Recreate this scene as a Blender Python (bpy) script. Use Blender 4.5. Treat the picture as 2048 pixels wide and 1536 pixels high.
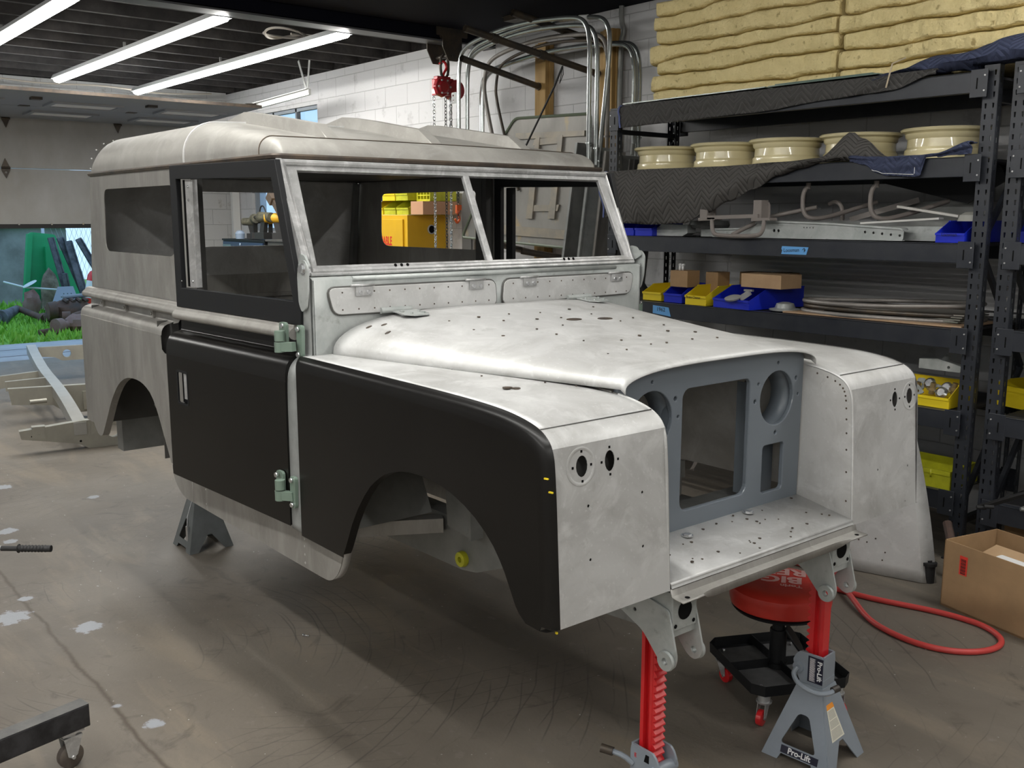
import bpy, bmesh, math, random
from mathutils import Vector, Matrix, Euler
random.seed(7)
S = bpy.context.scene
for o in list(bpy.data.objects): bpy.data.objects.remove(o)
PI = math.pi
# ------------------------------------------------------------------ camera
cam = bpy.data.cameras.new('camera'); camo = bpy.data.objects.new('camera', cam)
S.collection.objects.link(camo); S.camera = camo
cam.sensor_width = 36; cam.lens = 1946.97 / 2048 * 36; cam.clip_end = 200
yaw, pit, rol = 2.4529, -0.1708, 0.0014
fw = Vector((math.cos(pit)*math.cos(yaw), math.cos(pit)*math.sin(yaw), math.sin(pit)))
rt = Vector((math.sin(yaw), -math.cos(yaw), 0)); up = rt.cross(fw)
r2 = rt*math.cos(rol) + up*math.sin(rol); u2 = -rt*math.sin(rol) + up*math.cos(rol)
M = Matrix((r2, u2, -fw)).transposed().to_4x4(); M.translation = (3.7788, -2.273, 1.7413)
camo.matrix_world = M
# ------------------------------------------------------------------ world, exposure
w = bpy.data.worlds.new('world'); S.world = w; w.use_nodes = True
wn = w.node_tree; wn.nodes.clear()
wo = wn.nodes.new('ShaderNodeOutputWorld'); wb = wn.nodes.new('ShaderNodeBackground')
wb.inputs[0].default_value = (0.50, 0.74, 1.0, 1); wb.inputs[1].default_value = 1.0
wn.links.new(wb.outputs[0], wo.inputs[0])
S.view_settings.view_transform = 'Standard'; S.view_settings.look = 'None'
S.view_settings.gamma = 1; S.view_settings.use_curve_mapping = False
S.view_settings.exposure = 0.45
S.cycles.max_bounces = 7; S.cycles.diffuse_bounces = 4; S.cycles.glossy_bounces = 4
S.cycles.caustics_reflective = False; S.cycles.caustics_refractive = False
S.cycles.sample_clamp_indirect = 6
LAMP = 36.0     # strength of the fluorescent tubes
# ------------------------------------------------------------------ helpers
COL = S.collection
class MB:
    def __init__(s): s.v = []; s.f = []; s.m = []; s.mi = 0; s.sm = []
    def add(s, vs, fs, M=None, smooth=True):
        b = len(s.v)
        for p in vs:
            p = Vector(p)
            s.v.append(M @ p if M else p)
        for f in fs: s.f.append([b+i for i in f]); s.m.append(s.mi); s.sm.append(smooth)
        return s
    def box(s, c, d, M=None, rz=0, R=None, b=0):
        x, y, z = d[0]/2, d[1]/2, d[2]/2
        T = Matrix.Translation(c)
        if rz: T = T @ Matrix.Rotation(rz, 4, 'Z')
        if R is not None: T = T @ R
        if M: T = M @ T
        vs = [(i*x, j*y, k*z) for k in (-1, 1) for j in (-1, 1) for i in (-1, 1)]
        s.add(vs, [(0,2,3,1),(4,5,7,6),(0,1,5,4),(2,6,7,3),(0,4,6,2),(1,3,7,5)], T, False); return s
    def bar(s, a, b, w, h, up=(0,0,1), M=None):
        a = Vector(a); b = Vector(b); d = (b-a); L = d.length; d.normalize(); u = Vector(up)
        if abs(d.dot(u)) > .98: u = Vector((1,0,0))
        sx = d.cross(u).normalized(); uu = sx.cross(d)
        T = Matrix((d, sx, uu)).transposed().to_4x4(); T.translation = (a+b)/2
        return s.box((0,0,0), (L, w, h), M=(M @ T) if M else T)
    def cyl(s, a, b, r, r2=None, n=20, cap=True, M=None):
        a = Vector(a); b = Vector(b); r2 = r if r2 is None else r2
        d = (b-a).normalized(); u = Vector((0,0,1)) if abs(d.z) < .9 else Vector((1,0,0))
        x = d.cross(u).normalized(); y = d.cross(x)
        vs = []
        for k, (c, rr) in enumerate(((a, r), (b, r2))):
            for i in range(n):
                t = 2*PI*i/n; vs.append(c + x*rr*math.cos(t) + y*rr*math.sin(t))
        s.add(vs, [(i, (i+1) % n, n+(i+1) % n, n+i) for i in range(n)], M)
        if cap:
            s.add(vs[:n], [list(range(n))[::-1]], M, False); s.add(vs[n:], [list(range(n))], M, False)
        return s
    def tube(s, pts, r, n=8, closed=False, M=None, sm=0, cap=True):
        P = [Vector(p) for p in pts]
        for _ in range(sm):
            Q = []
            m = len(P)
            rng = range(m) if closed else range(m-1)
            if not closed: Q.append(P[0])
            for i in rng:
                a, b = P[i], P[(i+1) % m]; Q += [a*.75+b*.25, a*.25+b*.75]
            if not closed: Q.append(P[-1])
            P = Q
        m = len(P); vs = []; prev = None
        for i in range(m):
            if closed: d = P[(i+1) % m]-P[i-1]
            else: d = P[min(i+1, m-1)]-P[max(i-1, 0)]
            d = d.normalized() if d.length > 1e-9 else Vector((0,0,1))
            if prev is None:
                u = Vector((0,0,1)) if abs(d.z) < .9 else Vector((1,0,0)); x = d.cross(u).normalized()
            else:
                x = (prev - d*prev.dot(d)).normalized()
            prev = x; y = d.cross(x)
            rr = r(i/(m-1)) if callable(r) else r
            for k in range(n):
                t = 2*PI*k/n; vs.append(P[i]+x*rr*math.cos(t)+y*rr*math.sin(t))
        fs = []
        for i in range(m if closed else m-1):
            for k in range(n):
                j = (i+1) % m; fs.append((i*n+k, i*n+(k+1) % n, j*n+(k+1) % n, j*n+k))
        s.add(vs, fs, M)
        if not closed and cap: s.add(vs[:n], [list(range(n))[::-1]], M, False); s.add(vs[-n:], [list(range(n))], M, False)
        return s
    def lathe(s, prof, n=32, M=None, closed=False):
        vs = []; fs = []
        for r, z in prof:
            for k in range(n): t = 2*PI*k/n; vs.append((r*math.cos(t), r*math.sin(t), z))
        m = len(prof)
        for i in range(m if closed else m-1):
            for k in range(n): j = (i+1) % m; fs.append((i*n+k, i*n+(k+1) % n, j*n+(k+1) % n, j*n+k))
        return s.add(vs, fs, M)
    def grid(s, rows, M=None, closed=False, smooth=True):
        n = len(rows[0]); vs = [p for r in rows for p in r]; fs = []
        for i in range(len(rows)-1):
            for k in range(n if closed else n-1): fs.append((i*n+k, i*n+(k+1) % n, (i+1)*n+(k+1) % n, (i+1)*n+k))
        return s.add(vs, fs, M, smooth)
    def plate(s, outer, holes=(), t=.01, M=None, bev=0):
        vs, fs = fill2d([outer]+list(holes), t, bev); return s.add(vs, fs, M, False)
    def text(s, txt, size, t=.001, M=None, bold=0, sx=1.0, align='CENTER', sp=1.0):
        c = bpy.data.curves.new('t', 'FONT'); c.body = txt; c.size = size; c.extrude = t/2; c.offset = bold
        c.align_x = align; c.align_y = 'CENTER'; c.space_character = sp; c.resolution_u = 3
        vs, fs = tomesh(c); return s.add([(p[0]*sx, p[1], p[2]) for p in vs], fs, M, False)
    def dots(s, pts, r, n=8, M=None, nrm=None):
        for p in pts:
            if nrm is None: s.add([(p[0]+r*math.cos(2*PI*k/n), p[1]+r*math.sin(2*PI*k/n), p[2]) for k in range(n)], [list(range(n))], M, False)
            else:
                d = Vector(nrm).normalized(); u = Vector((0,0,1)) if abs(d.z) < .9 else Vector((1,0,0))
                x = d.cross(u).normalized(); y = d.cross(x); q = Vector(p)
                s.add([q + x*r*math.cos(2*PI*k/n)+y*r*math.sin(2*PI*k/n) for k in range(n)], [list(range(n))], M, False)
        return s
    def obj(s, name, mats, parent=None, bevel=0, solid=0, seg=2, kind=None, flat=False, offset=-1):
        me = bpy.data.meshes.new(name); me.from_pydata([tuple(v) for v in s.v], [], s.f); me.validate()
        if not isinstance(mats, (list, tuple)): mats = [mats]
        for m in mats: me.materials.append(m)
        if len(me.polygons) == len(s.f):
            me.polygons.foreach_set('material_index', s.m); me.polygons.foreach_set('use_smooth', s.sm)
        bm = bmesh.new(); bm.from_mesh(me); bmesh.ops.remove_doubles(bm, verts=bm.verts, dist=1e-5)
        bmesh.ops.recalc_face_normals(bm, faces=bm.faces)
        for e in bm.edges:
            if len(e.link_faces) == 2 and e.calc_face_angle(0) > .6: e.smooth = False
        bm.to_mesh(me); bm.free(); me.update()
        o = bpy.data.objects.new(name, me); COL.objects.link(o)
        if parent is not None: o.parent = parent
        if solid:
            md = o.modifiers.new('solid', 'SOLIDIFY'); md.thickness = solid; md.offset = offset
        if bevel:
            md = o.modifiers.new('bevel', 'BEVEL'); md.width = bevel; md.segments = seg; md.limit_method = 'ANGLE'; md.angle_limit = .7
        if kind: o['kind'] = kind
        return o
def tomesh(c):
    o = bpy.data.objects.new('tmp', c); COL.objects.link(o)
    dg = bpy.context.evaluated_depsgraph_get(); dg.update()
    me = bpy.data.meshes.new_from_object(o.evaluated_get(dg))
    vs = [tuple(v.co) for v in me.vertices]; fs = [tuple(p.vertices) for p in me.polygons]
    bpy.data.objects.remove(o); bpy.data.meshes.remove(me); bpy.data.curves.remove(c)
    return vs, fs
def fill2d(loops, t, bev=0):
    c = bpy.data.curves.new('c', 'CURVE'); c.dimensions = '2D'; c.fill_mode = 'BOTH'; c.extrude = max(t/2-bev, 0); c.bevel_depth = bev; c.bevel_resolution = 1
    if bev: c.offset = -bev
    for L in loops:
        sp = c.splines.new('POLY'); sp.points.add(len(L)-1)
        for i, p in enumerate(L): sp.points[i].co = (p[0], p[1], 0, 1)
        sp.use_cyclic_u = True
    return tomesh(c)
def rrect(x0, y0, x1, y1, r, n=5):
    rs = r if isinstance(r, (list, tuple)) else [r]*4   # bl, br, tr, tl
    out = []
    for (cx, cy, a0, rr) in ((x0+rs[0], y0+rs[0], PI, rs[0]), (x1-rs[1], y0+rs[1], 1.5*PI, rs[1]), (x1-rs[2], y1-rs[2], 0, rs[2]), (x0+rs[3], y1-rs[3], .5*PI, rs[3])):
        if rr <= 0: out.append((cx, cy)); continue
        for k in range(n+1): a = a0+.5*PI*k/n; out.append((cx+rr*math.cos(a), cy+rr*math.sin(a)))
    return out
def circ(cx, cy, r, n=20, ry=None): return [(cx+r*math.cos(2*PI*k/n), cy+(ry or r)*math.sin(2*PI*k/n)) for k in range(n)]
def rpoly(pts, r, n=4):
    out = []; m = len(pts)
    for i in range(m):
        rr = r[i] if isinstance(r, (list, tuple)) else r
        p = Vector(pts[i]); a = Vector(pts[i-1]); b = Vector(pts[(i+1) % m])
        if rr <= 0: out.append(tuple(p)); continue
        da = (a-p); db = (b-p); q = min(rr, da.length*.45, db.length*.45)
        A = p+da.normalized()*q; B = p+db.normalized()*q
        for k in range(n+1): t = k/n; out.append(tuple(A*(1-t)**2+p*2*t*(1-t)+B*t*t))
    return out
def smooth2(pts, it=2, closed=False):
    P = [Vector(p) for p in pts]
    for _ in range(it):
        Q = [] if closed else [P[0]]
        m = len(P)
        for i in range(m if closed else m-1):
            a, b = P[i], P[(i+1) % m]; Q += [a*.75+b*.25, a*.25+b*.75]
        if not closed: Q.append(P[-1])
        P = Q
    return [tuple(p) for p in P]
# placement frames: XZ(y) maps plate (u,v) to x,z at y ; YZ(x) maps to y,z at x
def XZ(y): return Matrix(((1,0,0,0),(0,0,-1,y),(0,1,0,0),(0,0,0,1)))
def YZ(x): return Matrix(((0,0,1,x),(1,0,0,0),(0,1,0,0),(0,0,0,1)))
def T(x=0, y=0, z=0): return Matrix.Translation((x, y, z))
def Rz(a): return Matrix.Rotation(a, 4, 'Z')
def Rx(a): return Matrix.Rotation(a, 4, 'X')
def Ry(a): return Matrix.Rotation(a, 4, 'Y')
def empty(name, loc=(0,0,0), rz=0, label=None, cat=None, group=None, rot=None):
    o = bpy.data.objects.new(name, None); COL.objects.link(o); o.location = loc; o.empty_display_size = .1
    o.rotation_euler = rot if rot else (0, 0, rz)
    return tag(o, label, cat, group)
def tag(o, label=None, cat=None, group=None, kind=None):
    if label: o['label'] = label
    if cat: o['category'] = cat
    if group: o['group'] = group
    if kind: o['kind'] = kind
    return o
def copy_tree(o, loc=None, rz=None, label=None, parent=None, rot=None):
    c = o.copy(); COL.objects.link(c)
    if parent is not None: c.parent = parent
    for ch in list(o.children): copy_tree(ch, parent=c)
    if loc is not None: c.location = loc
    if rz is not None: c.rotation_euler = (0, 0, rz)
    if rot is not None: c.rotation_euler = rot
    if label: c['label'] = label
    return c
# ------------------------------------------------------------------ materials
def mat(name, col, rough=.5, metal=0, var=None, scale=4, vamt=.5, bump=0, bscale=30, emit=0, spec=.5, detail=6, coord='Object', stretch=(1,1,1), rvar=0, trans=0, coat=0, dist=0, var2=None, scale2=20, v2amt=.3):
    m = bpy.data.materials.new(name); m.use_nodes = True; nt = m.node_tree; N = nt.nodes; L = nt.links
    p = N['Principled BSDF']; p.inputs['Base Color'].default_value = (*col, 1)
    p.inputs['Roughness'].default_value = rough; p.inputs['Metallic'].default_value = metal
    p.inputs['Specular IOR Level'].default_value = spec
    if trans: p.inputs['Transmission Weight'].default_value = trans
    if coat: p.inputs['Coat Weight'].default_value = coat
    if emit: p.inputs['Emission Color'].default_value = (*col, 1); p.inputs['Emission Strength'].default_value = emit
    if var or bump or rvar:
        tc = N.new('ShaderNodeTexCoord'); mp = N.new('ShaderNodeMapping'); mp.inputs['Scale'].default_value = stretch
        L.new(tc.outputs[coord], mp.inputs[0])
    if var or rvar:
        nz = N.new('ShaderNodeTexNoise'); nz.inputs['Scale'].default_value = scale; nz.inputs['Detail'].default_value = detail; nz.inputs['Distortion'].default_value = dist
        nz.inputs['Roughness'].default_value = .62
        L.new(mp.outputs[0], nz.inputs[0])
        cr = N.new('ShaderNodeValToRGB'); cr.color_ramp.elements[0].position = .5-vamt/2*.6; cr.color_ramp.elements[1].position = .5+vamt/2*.6
        L.new(nz.outputs[0], cr.inputs[0])
        if var:
            mx = N.new('ShaderNodeMix'); mx.data_type = 'RGBA'; mx.inputs[6].default_value = (*col, 1); mx.inputs[7].default_value = (*var, 1)
            L.new(cr.outputs[0], mx.inputs[0]); out = mx.outputs[2]
            if var2:
                n2 = N.new('ShaderNodeTexNoise'); n2.inputs['Scale'].default_value = scale2; n2.inputs['Detail'].default_value = 8; L.new(mp.outputs[0], n2.inputs[0])
                c2 = N.new('ShaderNodeValToRGB'); c2.color_ramp.elements[0].position = .62; c2.color_ramp.elements[1].position = .62+v2amt
                L.new(n2.outputs[0], c2.inputs[0])
                m2 = N.new('ShaderNodeMix'); m2.data_type = 'RGBA'; m2.inputs[7].default_value = (*var2, 1); L.new(out, m2.inputs[6]); L.new(c2.outputs[0], m2.inputs[0]); out = m2.outputs[2]
            L.new(out, p.inputs['Base Color'])
        if rvar:
            mr = N.new('ShaderNodeMapRange'); mr.inputs[3].default_value = rough-rvar; mr.inputs[4].default_value = rough+rvar
            L.new(nz.outputs[0], mr.inputs[0]); L.new(mr.outputs[0], p.inputs['Roughness'])
    if bump:
        nb = N.new('ShaderNodeTexNoise'); nb.inputs['Scale'].default_value = bscale; nb.inputs['Detail'].default_value = 4
        L.new(mp.outputs[0], nb.inputs[0]); bp = N.new('ShaderNodeBump'); bp.inputs['Strength'].default_value = bump; bp.inputs['Distance'].default_value = .01
        L.new(nb.outputs[0], bp.inputs['Height']); L.new(bp.outputs[0], p.inputs['Normal'])
    return m
def alu(name, col, dark, light, rough, metal, st=(1,1,1), sc=3.2):
    """bare sheet: cloudy stains, fine sanding grain and small pale scuffs"""
    m = bpy.data.materials.new(name); m.use_nodes = True; nt = m.node_tree; N = nt.nodes; L = nt.links; p = N['Principled BSDF']
    p.inputs['Metallic'].default_value = metal
    g = N.new('ShaderNodeNewGeometry'); mp = N.new('ShaderNodeMapping'); mp.inputs['Scale'].default_value = st; L.new(g.outputs['Position'], mp.inputs[0])
    def noise(s, d=7, di=0, ro=.6):
        n = N.new('ShaderNodeTexNoise'); n.inputs['Scale'].default_value = s; n.inputs['Detail'].default_value = d; n.inputs['Distortion'].default_value = di; n.inputs['Roughness'].default_value = ro; L.new(mp.outputs[0], n.inputs[0]); return n.outputs[0]
    def ramp(x, a, b):
        r = N.new('ShaderNodeValToRGB'); r.color_ramp.elements[0].position = a; r.color_ramp.elements[1].position = b; L.new(x, r.inputs[0]); return r.outputs[0]
    def mix(f, a, b, amt=1):
        x = N.new('ShaderNodeMix'); x.data_type = 'RGBA'
        if amt != 1:
            q = N.new('ShaderNodeMath'); q.operation = 'MULTIPLY'; q.inputs[1].default_value = amt; L.new(f, q.inputs[0]); f = q.outputs[0]
        L.new(f, x.inputs[0])
        for k_, v in ((6, a), (7, b)):
            if isinstance(v, tuple): x.inputs[k_].default_value = (*v, 1)
            else: L.new(v, x.inputs[k_])
        return x.outputs[2]
    c = mix(ramp(noise(sc, 8, .5), .42, .72), col, dark, .75)
    c = mix(ramp(noise(sc*2.3, 8, .9, .62), .50, .72), c, light, .6)
    c = mix(ramp(noise(sc*5, 7, .6, .7), .60, .76), c, dark, .55)
    c = mix(ramp(noise(sc*26, 3, 0, .6), .62, .70), c, light, .30)
    L.new(c, p.inputs['Base Color'])
    mr = N.new('ShaderNodeMapRange'); mr.inputs[3].default_value = rough-.12; mr.inputs[4].default_value = rough+.12; L.new(noise(sc*1.5, 5), mr.inputs[0]); L.new(mr.outputs[0], p.inputs['Roughness'])
    bp = N.new('ShaderNodeBump'); bp.inputs['Strength'].default_value = .22; bp.inputs['Distance'].default_value = .01; L.new(noise(sc*2.2, 3, .8), bp.inputs['Height']); L.new(bp.outputs[0], p.inputs['Normal'])
    return m
ALU = alu('sanded_aluminium', (.58,.575,.56), (.36,.35,.335), (.72,.72,.71), .50, .35)
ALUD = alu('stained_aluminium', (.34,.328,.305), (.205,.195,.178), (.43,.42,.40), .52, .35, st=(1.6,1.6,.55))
ALUR = alu('roof_aluminium', (.385,.372,.345), (.25,.24,.22), (.48,.47,.445), .55, .3)
ALUW = alu('scuffed_aluminium', (.60,.60,.595), (.34,.335,.32), (.78,.78,.775), .50, .35)
GALV = mat('galvanised_steel', (.36,.385,.375), .55, .4, var=(.50,.52,.51), scale=9, vamt=.55, rvar=.1, bump=.12, bscale=60, dist=.5, var2=(.26,.27,.25), scale2=22, v2amt=.15)
GALVD = mat('dull_galvanised_steel', (.21,.215,.21), .55, .5, var=(.29,.295,.285), scale=8, vamt=.6, rvar=.1, bump=.08, bscale=40)
STEEL = alu('ground_steel', (.52,.52,.52), (.24,.24,.235), (.85,.85,.85), .38, .5, sc=7)
CHROME = mat('zinc_plate', (.72,.73,.74), .22, .9)
BLACK = mat('black_primer', (.0035,.0032,.003), .29, 0, var=(.008,.0072,.0065), scale=3, vamt=.9, spec=.36)
BLACKM = mat('matt_black_paint', (.010,.0105,.012), .5, 0, spec=.35)
DARKIN = mat('dark_interior_metal', (.085,.083,.08), .6, .2, var=(.12,.118,.11), scale=4, vamt=.7)
HOLE = mat('hole_black', (.006,.006,.006), .9, 0, spec=.1)
GALVM = mat('darker_galvanising', (.235,.245,.24), .55, .4, var=(.32,.33,.325), scale=10, vamt=.6, bump=.1, bscale=50)  # darker galvanised tone for the door posts
GREYB = mat('blue_grey_primer', (.16,.185,.215), .38, 0, rvar=.05, scale=5, coat=.1)
GREENG = mat('green_grey_casting', (.20,.27,.22), .35, .2)
DRIP = mat('rusty_gutter', (.12,.09,.065), .55, .4, var=(.06,.05,.045), scale=15, vamt=.6)
REDP = mat('red_enamel', (.62,.018,.022), .28, 0, coat=.3)
GREYP = mat('grey_enamel', (.25,.285,.325), .3, 0, coat=.3, var=(.22,.25,.29), scale=6)
DGREYP = mat('worn_grey_enamel', (.16,.175,.18), .45, .1, var=(.11,.12,.12), scale=10, vamt=.6)
RACK = mat('charcoal_rack_paint', (.017,.020,.028), .42, 0, var=(.028,.031,.038), scale=9, vamt=.6, rvar=.08)
RUBBER = mat('black_rubber', (.015,.015,.016), .6, 0, bump=.1, bscale=80)
WHITE = mat('white_ink', (.8,.8,.8), .5, 0)
BLKINK = mat('black_ink', (.01,.01,.012), .5, 0)
LBLACK = mat('black_label', (.012,.013,.03), .35, 0)
LWHITE = mat('cream_label', (.72,.70,.60), .5, 0)
LORANGE = mat('orange_label', (.9,.33,.04), .5, 0)
YEL = mat('yellow_plastic', (.78,.60,.02), .4, 0)
YELD = mat('lime_yellow_plastic', (.62,.62,.03), .4, 0, var=(.42,.42,.02), scale=8)
BLUE = mat('blue_plastic', (.01,.025,.50), .35, 0)
CARD = mat('cardboard', (.42,.27,.145), .75, 0, var=(.34,.22,.12), scale=5, vamt=.5, spec=.2)
CARDL = mat('light_cardboard', (.50,.34,.20), .75, 0, var=(.44,.29,.17), scale=8, vamt=.5, spec=.2)
TAPEB = mat('blue_tape', (.12,.36,.72), .6, 0)
CREAM = mat('cream_enamel', (.74,.66,.41), .2, 0, coat=.6, var=(.68,.60,.36), scale=3)
ROUNDT = mat('raw_steel_tube', (.22,.20,.185), .5, .4, var=(.30,.28,.26), scale=8, vamt=.5)
DARKP = mat('black_iron_pipe', (.05,.045,.042), .45, .4, var=(.09,.07,.05), scale=10)
LUM = mat('pine_lumber', (.50,.33,.13), .6, 0, var=(.38,.23,.08), scale=3, vamt=.7, stretch=(12,12,.6), spec=.3)
YCAB = mat('yellow_cabinet_paint', (.72,.42,.012), .4, 0, var=(.66,.38,.01), scale=4)
REDI = mat('red_ink', (.65,.03,.02), .5, 0)
NAVY = mat('navy_paint', (.025,.045,.10), .4, 0)
IRON = mat('rusty_cast_iron', (.055,.045,.042), .75, .2, var=(.13,.07,.05), scale=7, vamt=.6, bump=.5, bscale=15)
IRONR = mat('red_rusty_iron', (.17,.085,.07), .75, .2, var=(.22,.16,.15), scale=6, vamt=.7, bump=.4, bscale=14)
CHASS = mat('zinc_grey_chassis', (.40,.39,.335), .45, .4, var=(.32,.31,.27), scale=5, vamt=.6)
CHASST = mat('zinc_grey_chassis_top', (.46,.46,.44), .35, .5, var=(.38,.38,.36), scale=5, vamt=.6)
# ------------------------------------------------------------------ room materials
def floor_mat():
    m = bpy.data.materials.new('workshop_concrete'); m.use_nodes = True; nt = m.node_tree; N = nt.nodes; L = nt.links; p = N['Principled BSDF']
    g = N.new('ShaderNodeNewGeometry'); pos = g.outputs['Position']
    def noise(sc, det=8, stretch=None, dist=0, ro=.6):
        n = N.new('ShaderNodeTexNoise'); n.inputs['Scale'].default_value = sc; n.inputs['Detail'].default_value = det; n.inputs['Distortion'].default_value = dist; n.inputs['Roughness'].default_value = ro
        if stretch:
            mp = N.new('ShaderNodeMapping'); mp.inputs['Scale'].default_value = stretch; L.new(pos, mp.inputs[0]); L.new(mp.outputs[0], n.inputs[0])
        else: L.new(pos, n.inputs[0])
        return n.outputs[0]
    def ramp(x, a, b, ca=(0,0,0), cb=(1,1,1)):
        r = N.new('ShaderNodeValToRGB'); r.color_ramp.elements[0].position = a; r.color_ramp.elements[1].position = b
        r.color_ramp.elements[0].color = (*ca, 1); r.color_ramp.elements[1].color = (*cb, 1); L.new(x, r.inputs[0]); return r.outputs[0]
    def mix(f, a, b):
        x = N.new('ShaderNodeMix'); x.data_type = 'RGBA'
        for sk, v in ((0, f), (6, a), (7, b)):
            if isinstance(v, tuple): x.inputs[sk].default_value = (*v, 1)
            elif isinstance(v, float): x.inputs[sk].default_value = v
            else: L.new(v, x.inputs[sk])
        return x.outputs[2]
    c = mix(ramp(noise(.9, 9, dist=.4), .36, .66), (.130,.112,.090), (.190,.166,.136))
    c = mix(ramp(noise(1.6, 8, (.5, 2.2, 1), .6), .52, .72), c, (.225,.188,.143))
    c = mix(ramp(noise(14, 6), .62, .78), c, (.225,.20,.175))
    c = mix(ramp(noise(5, 8, dist=1.5), .60, .74), c, (.098,.083,.068))
    c = mix(ramp(noise(46, 2), .735, .76), c, (.55,.54,.52))
    # tyre scuffs: thin arcs
    for (cx, cy, sc, th) in ((.2,-1.0,9,.985), (-.5,.6,11,.988), (1.2,-.5,7,.99)):
        mp = N.new('ShaderNodeMapping'); mp.inputs['Location'].default_value = (-cx, -cy, 0); mp.inputs['Rotation'].default_value = (0,0,cx); L.new(pos, mp.inputs[0])
        wv = N.new('ShaderNodeTexWave'); wv.wave_type = 'RINGS'; wv.rings_direction = 'Z'; wv.inputs['Scale'].default_value = sc*.35; wv.inputs['Distortion'].default_value = 3.5; wv.inputs['Detail'].default_value = 2; wv.inputs['Detail Scale'].default_value = .6
        L.new(mp.outputs[0], wv.inputs[0])
        a = ramp(wv.outputs['Fac'], th, 1.0); b = ramp(noise(.8+sc*.05, 3), .5, .62)
        mm = N.new('ShaderNodeMath'); mm.operation = 'MULTIPLY'; L.new(a, mm.inputs[0]); L.new(b, mm.inputs[1])
        m2 = N.new('ShaderNodeMath'); m2.operation = 'MULTIPLY'; m2.inputs[1].default_value = .55; L.new(mm.outputs[0], m2.inputs[0])
        c = mix(m2.outputs[0], c, (.05,.042,.038))
    # control joint with a ragged edge running along x at y = -1.31
    sx = N.new('ShaderNodeSeparateXYZ'); L.new(pos, sx.inputs[0])
    a1 = N.new('ShaderNodeMath'); a1.operation = 'ADD'; L.new(sx.outputs[1], a1.inputs[0])
    nn = N.new('ShaderNodeMath'); nn.operation = 'MULTIPLY_ADD'; nn.inputs[1].default_value = .05; nn.inputs[2].default_value = 1.285; L.new(noise(5, 8), nn.inputs[0]); L.new(nn.outputs[0], a1.inputs[1])
    ab = N.new('ShaderNodeMath'); ab.operation = 'ABSOLUTE'; L.new(a1.outputs[0], ab.inputs[0])
    crack = ramp(ab.outputs[0], .002, .013, (1,1,1), (0,0,0)); c = mix(crack, c, (.085,.066,.048))
    # spilt pale paint patches
    for (x, y, r) in ((-.74,-1.40,.10), (-.42,-1.17,.075), (-.93,-1.30,.04), (.57,-1.24,.045), (.36,-1.30,.02), (-2.05,-1.13,.07), (-1.85,-1.16,.05), (-3.05,-.93,.07), (-2.45,-.55,.05)):
        vm = N.new('ShaderNodeVectorMath'); vm.operation = 'DISTANCE'; L.new(pos, vm.inputs[0]); vm.inputs[1].default_value = (x, y, 0)
        ad = N.new('ShaderNodeMath'); ad.operation = 'MULTIPLY_ADD'; ad.inputs[1].default_value = r*1.6; L.new(noise(22, 6, ro=.7), ad.inputs[0]); L.new(vm.outputs['Value'], ad.inputs[2])
        f = ramp(ad.outputs[0], r*1.45, r*1.6, (1,1,1), (0,0,0)); c = mix(f, c, (.33,.345,.375))
    L.new(c, p.inputs['Base Color'])
    mr = N.new('ShaderNodeMapRange'); mr.inputs[3].default_value = .42; mr.inputs[4].default_value = .72; L.new(noise(2.2, 6), mr.inputs[0]); L.new(mr.outputs[0], p.inputs['Roughness'])
    bp = N.new('ShaderNodeBump'); bp.inputs['Strength'].default_value = .25; bp.inputs['Distance'].default_value = .004; L.new(noise(60, 5), bp.inputs['Height']); L.new(bp.outputs[0], p.inputs['Normal'])
    return m
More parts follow.
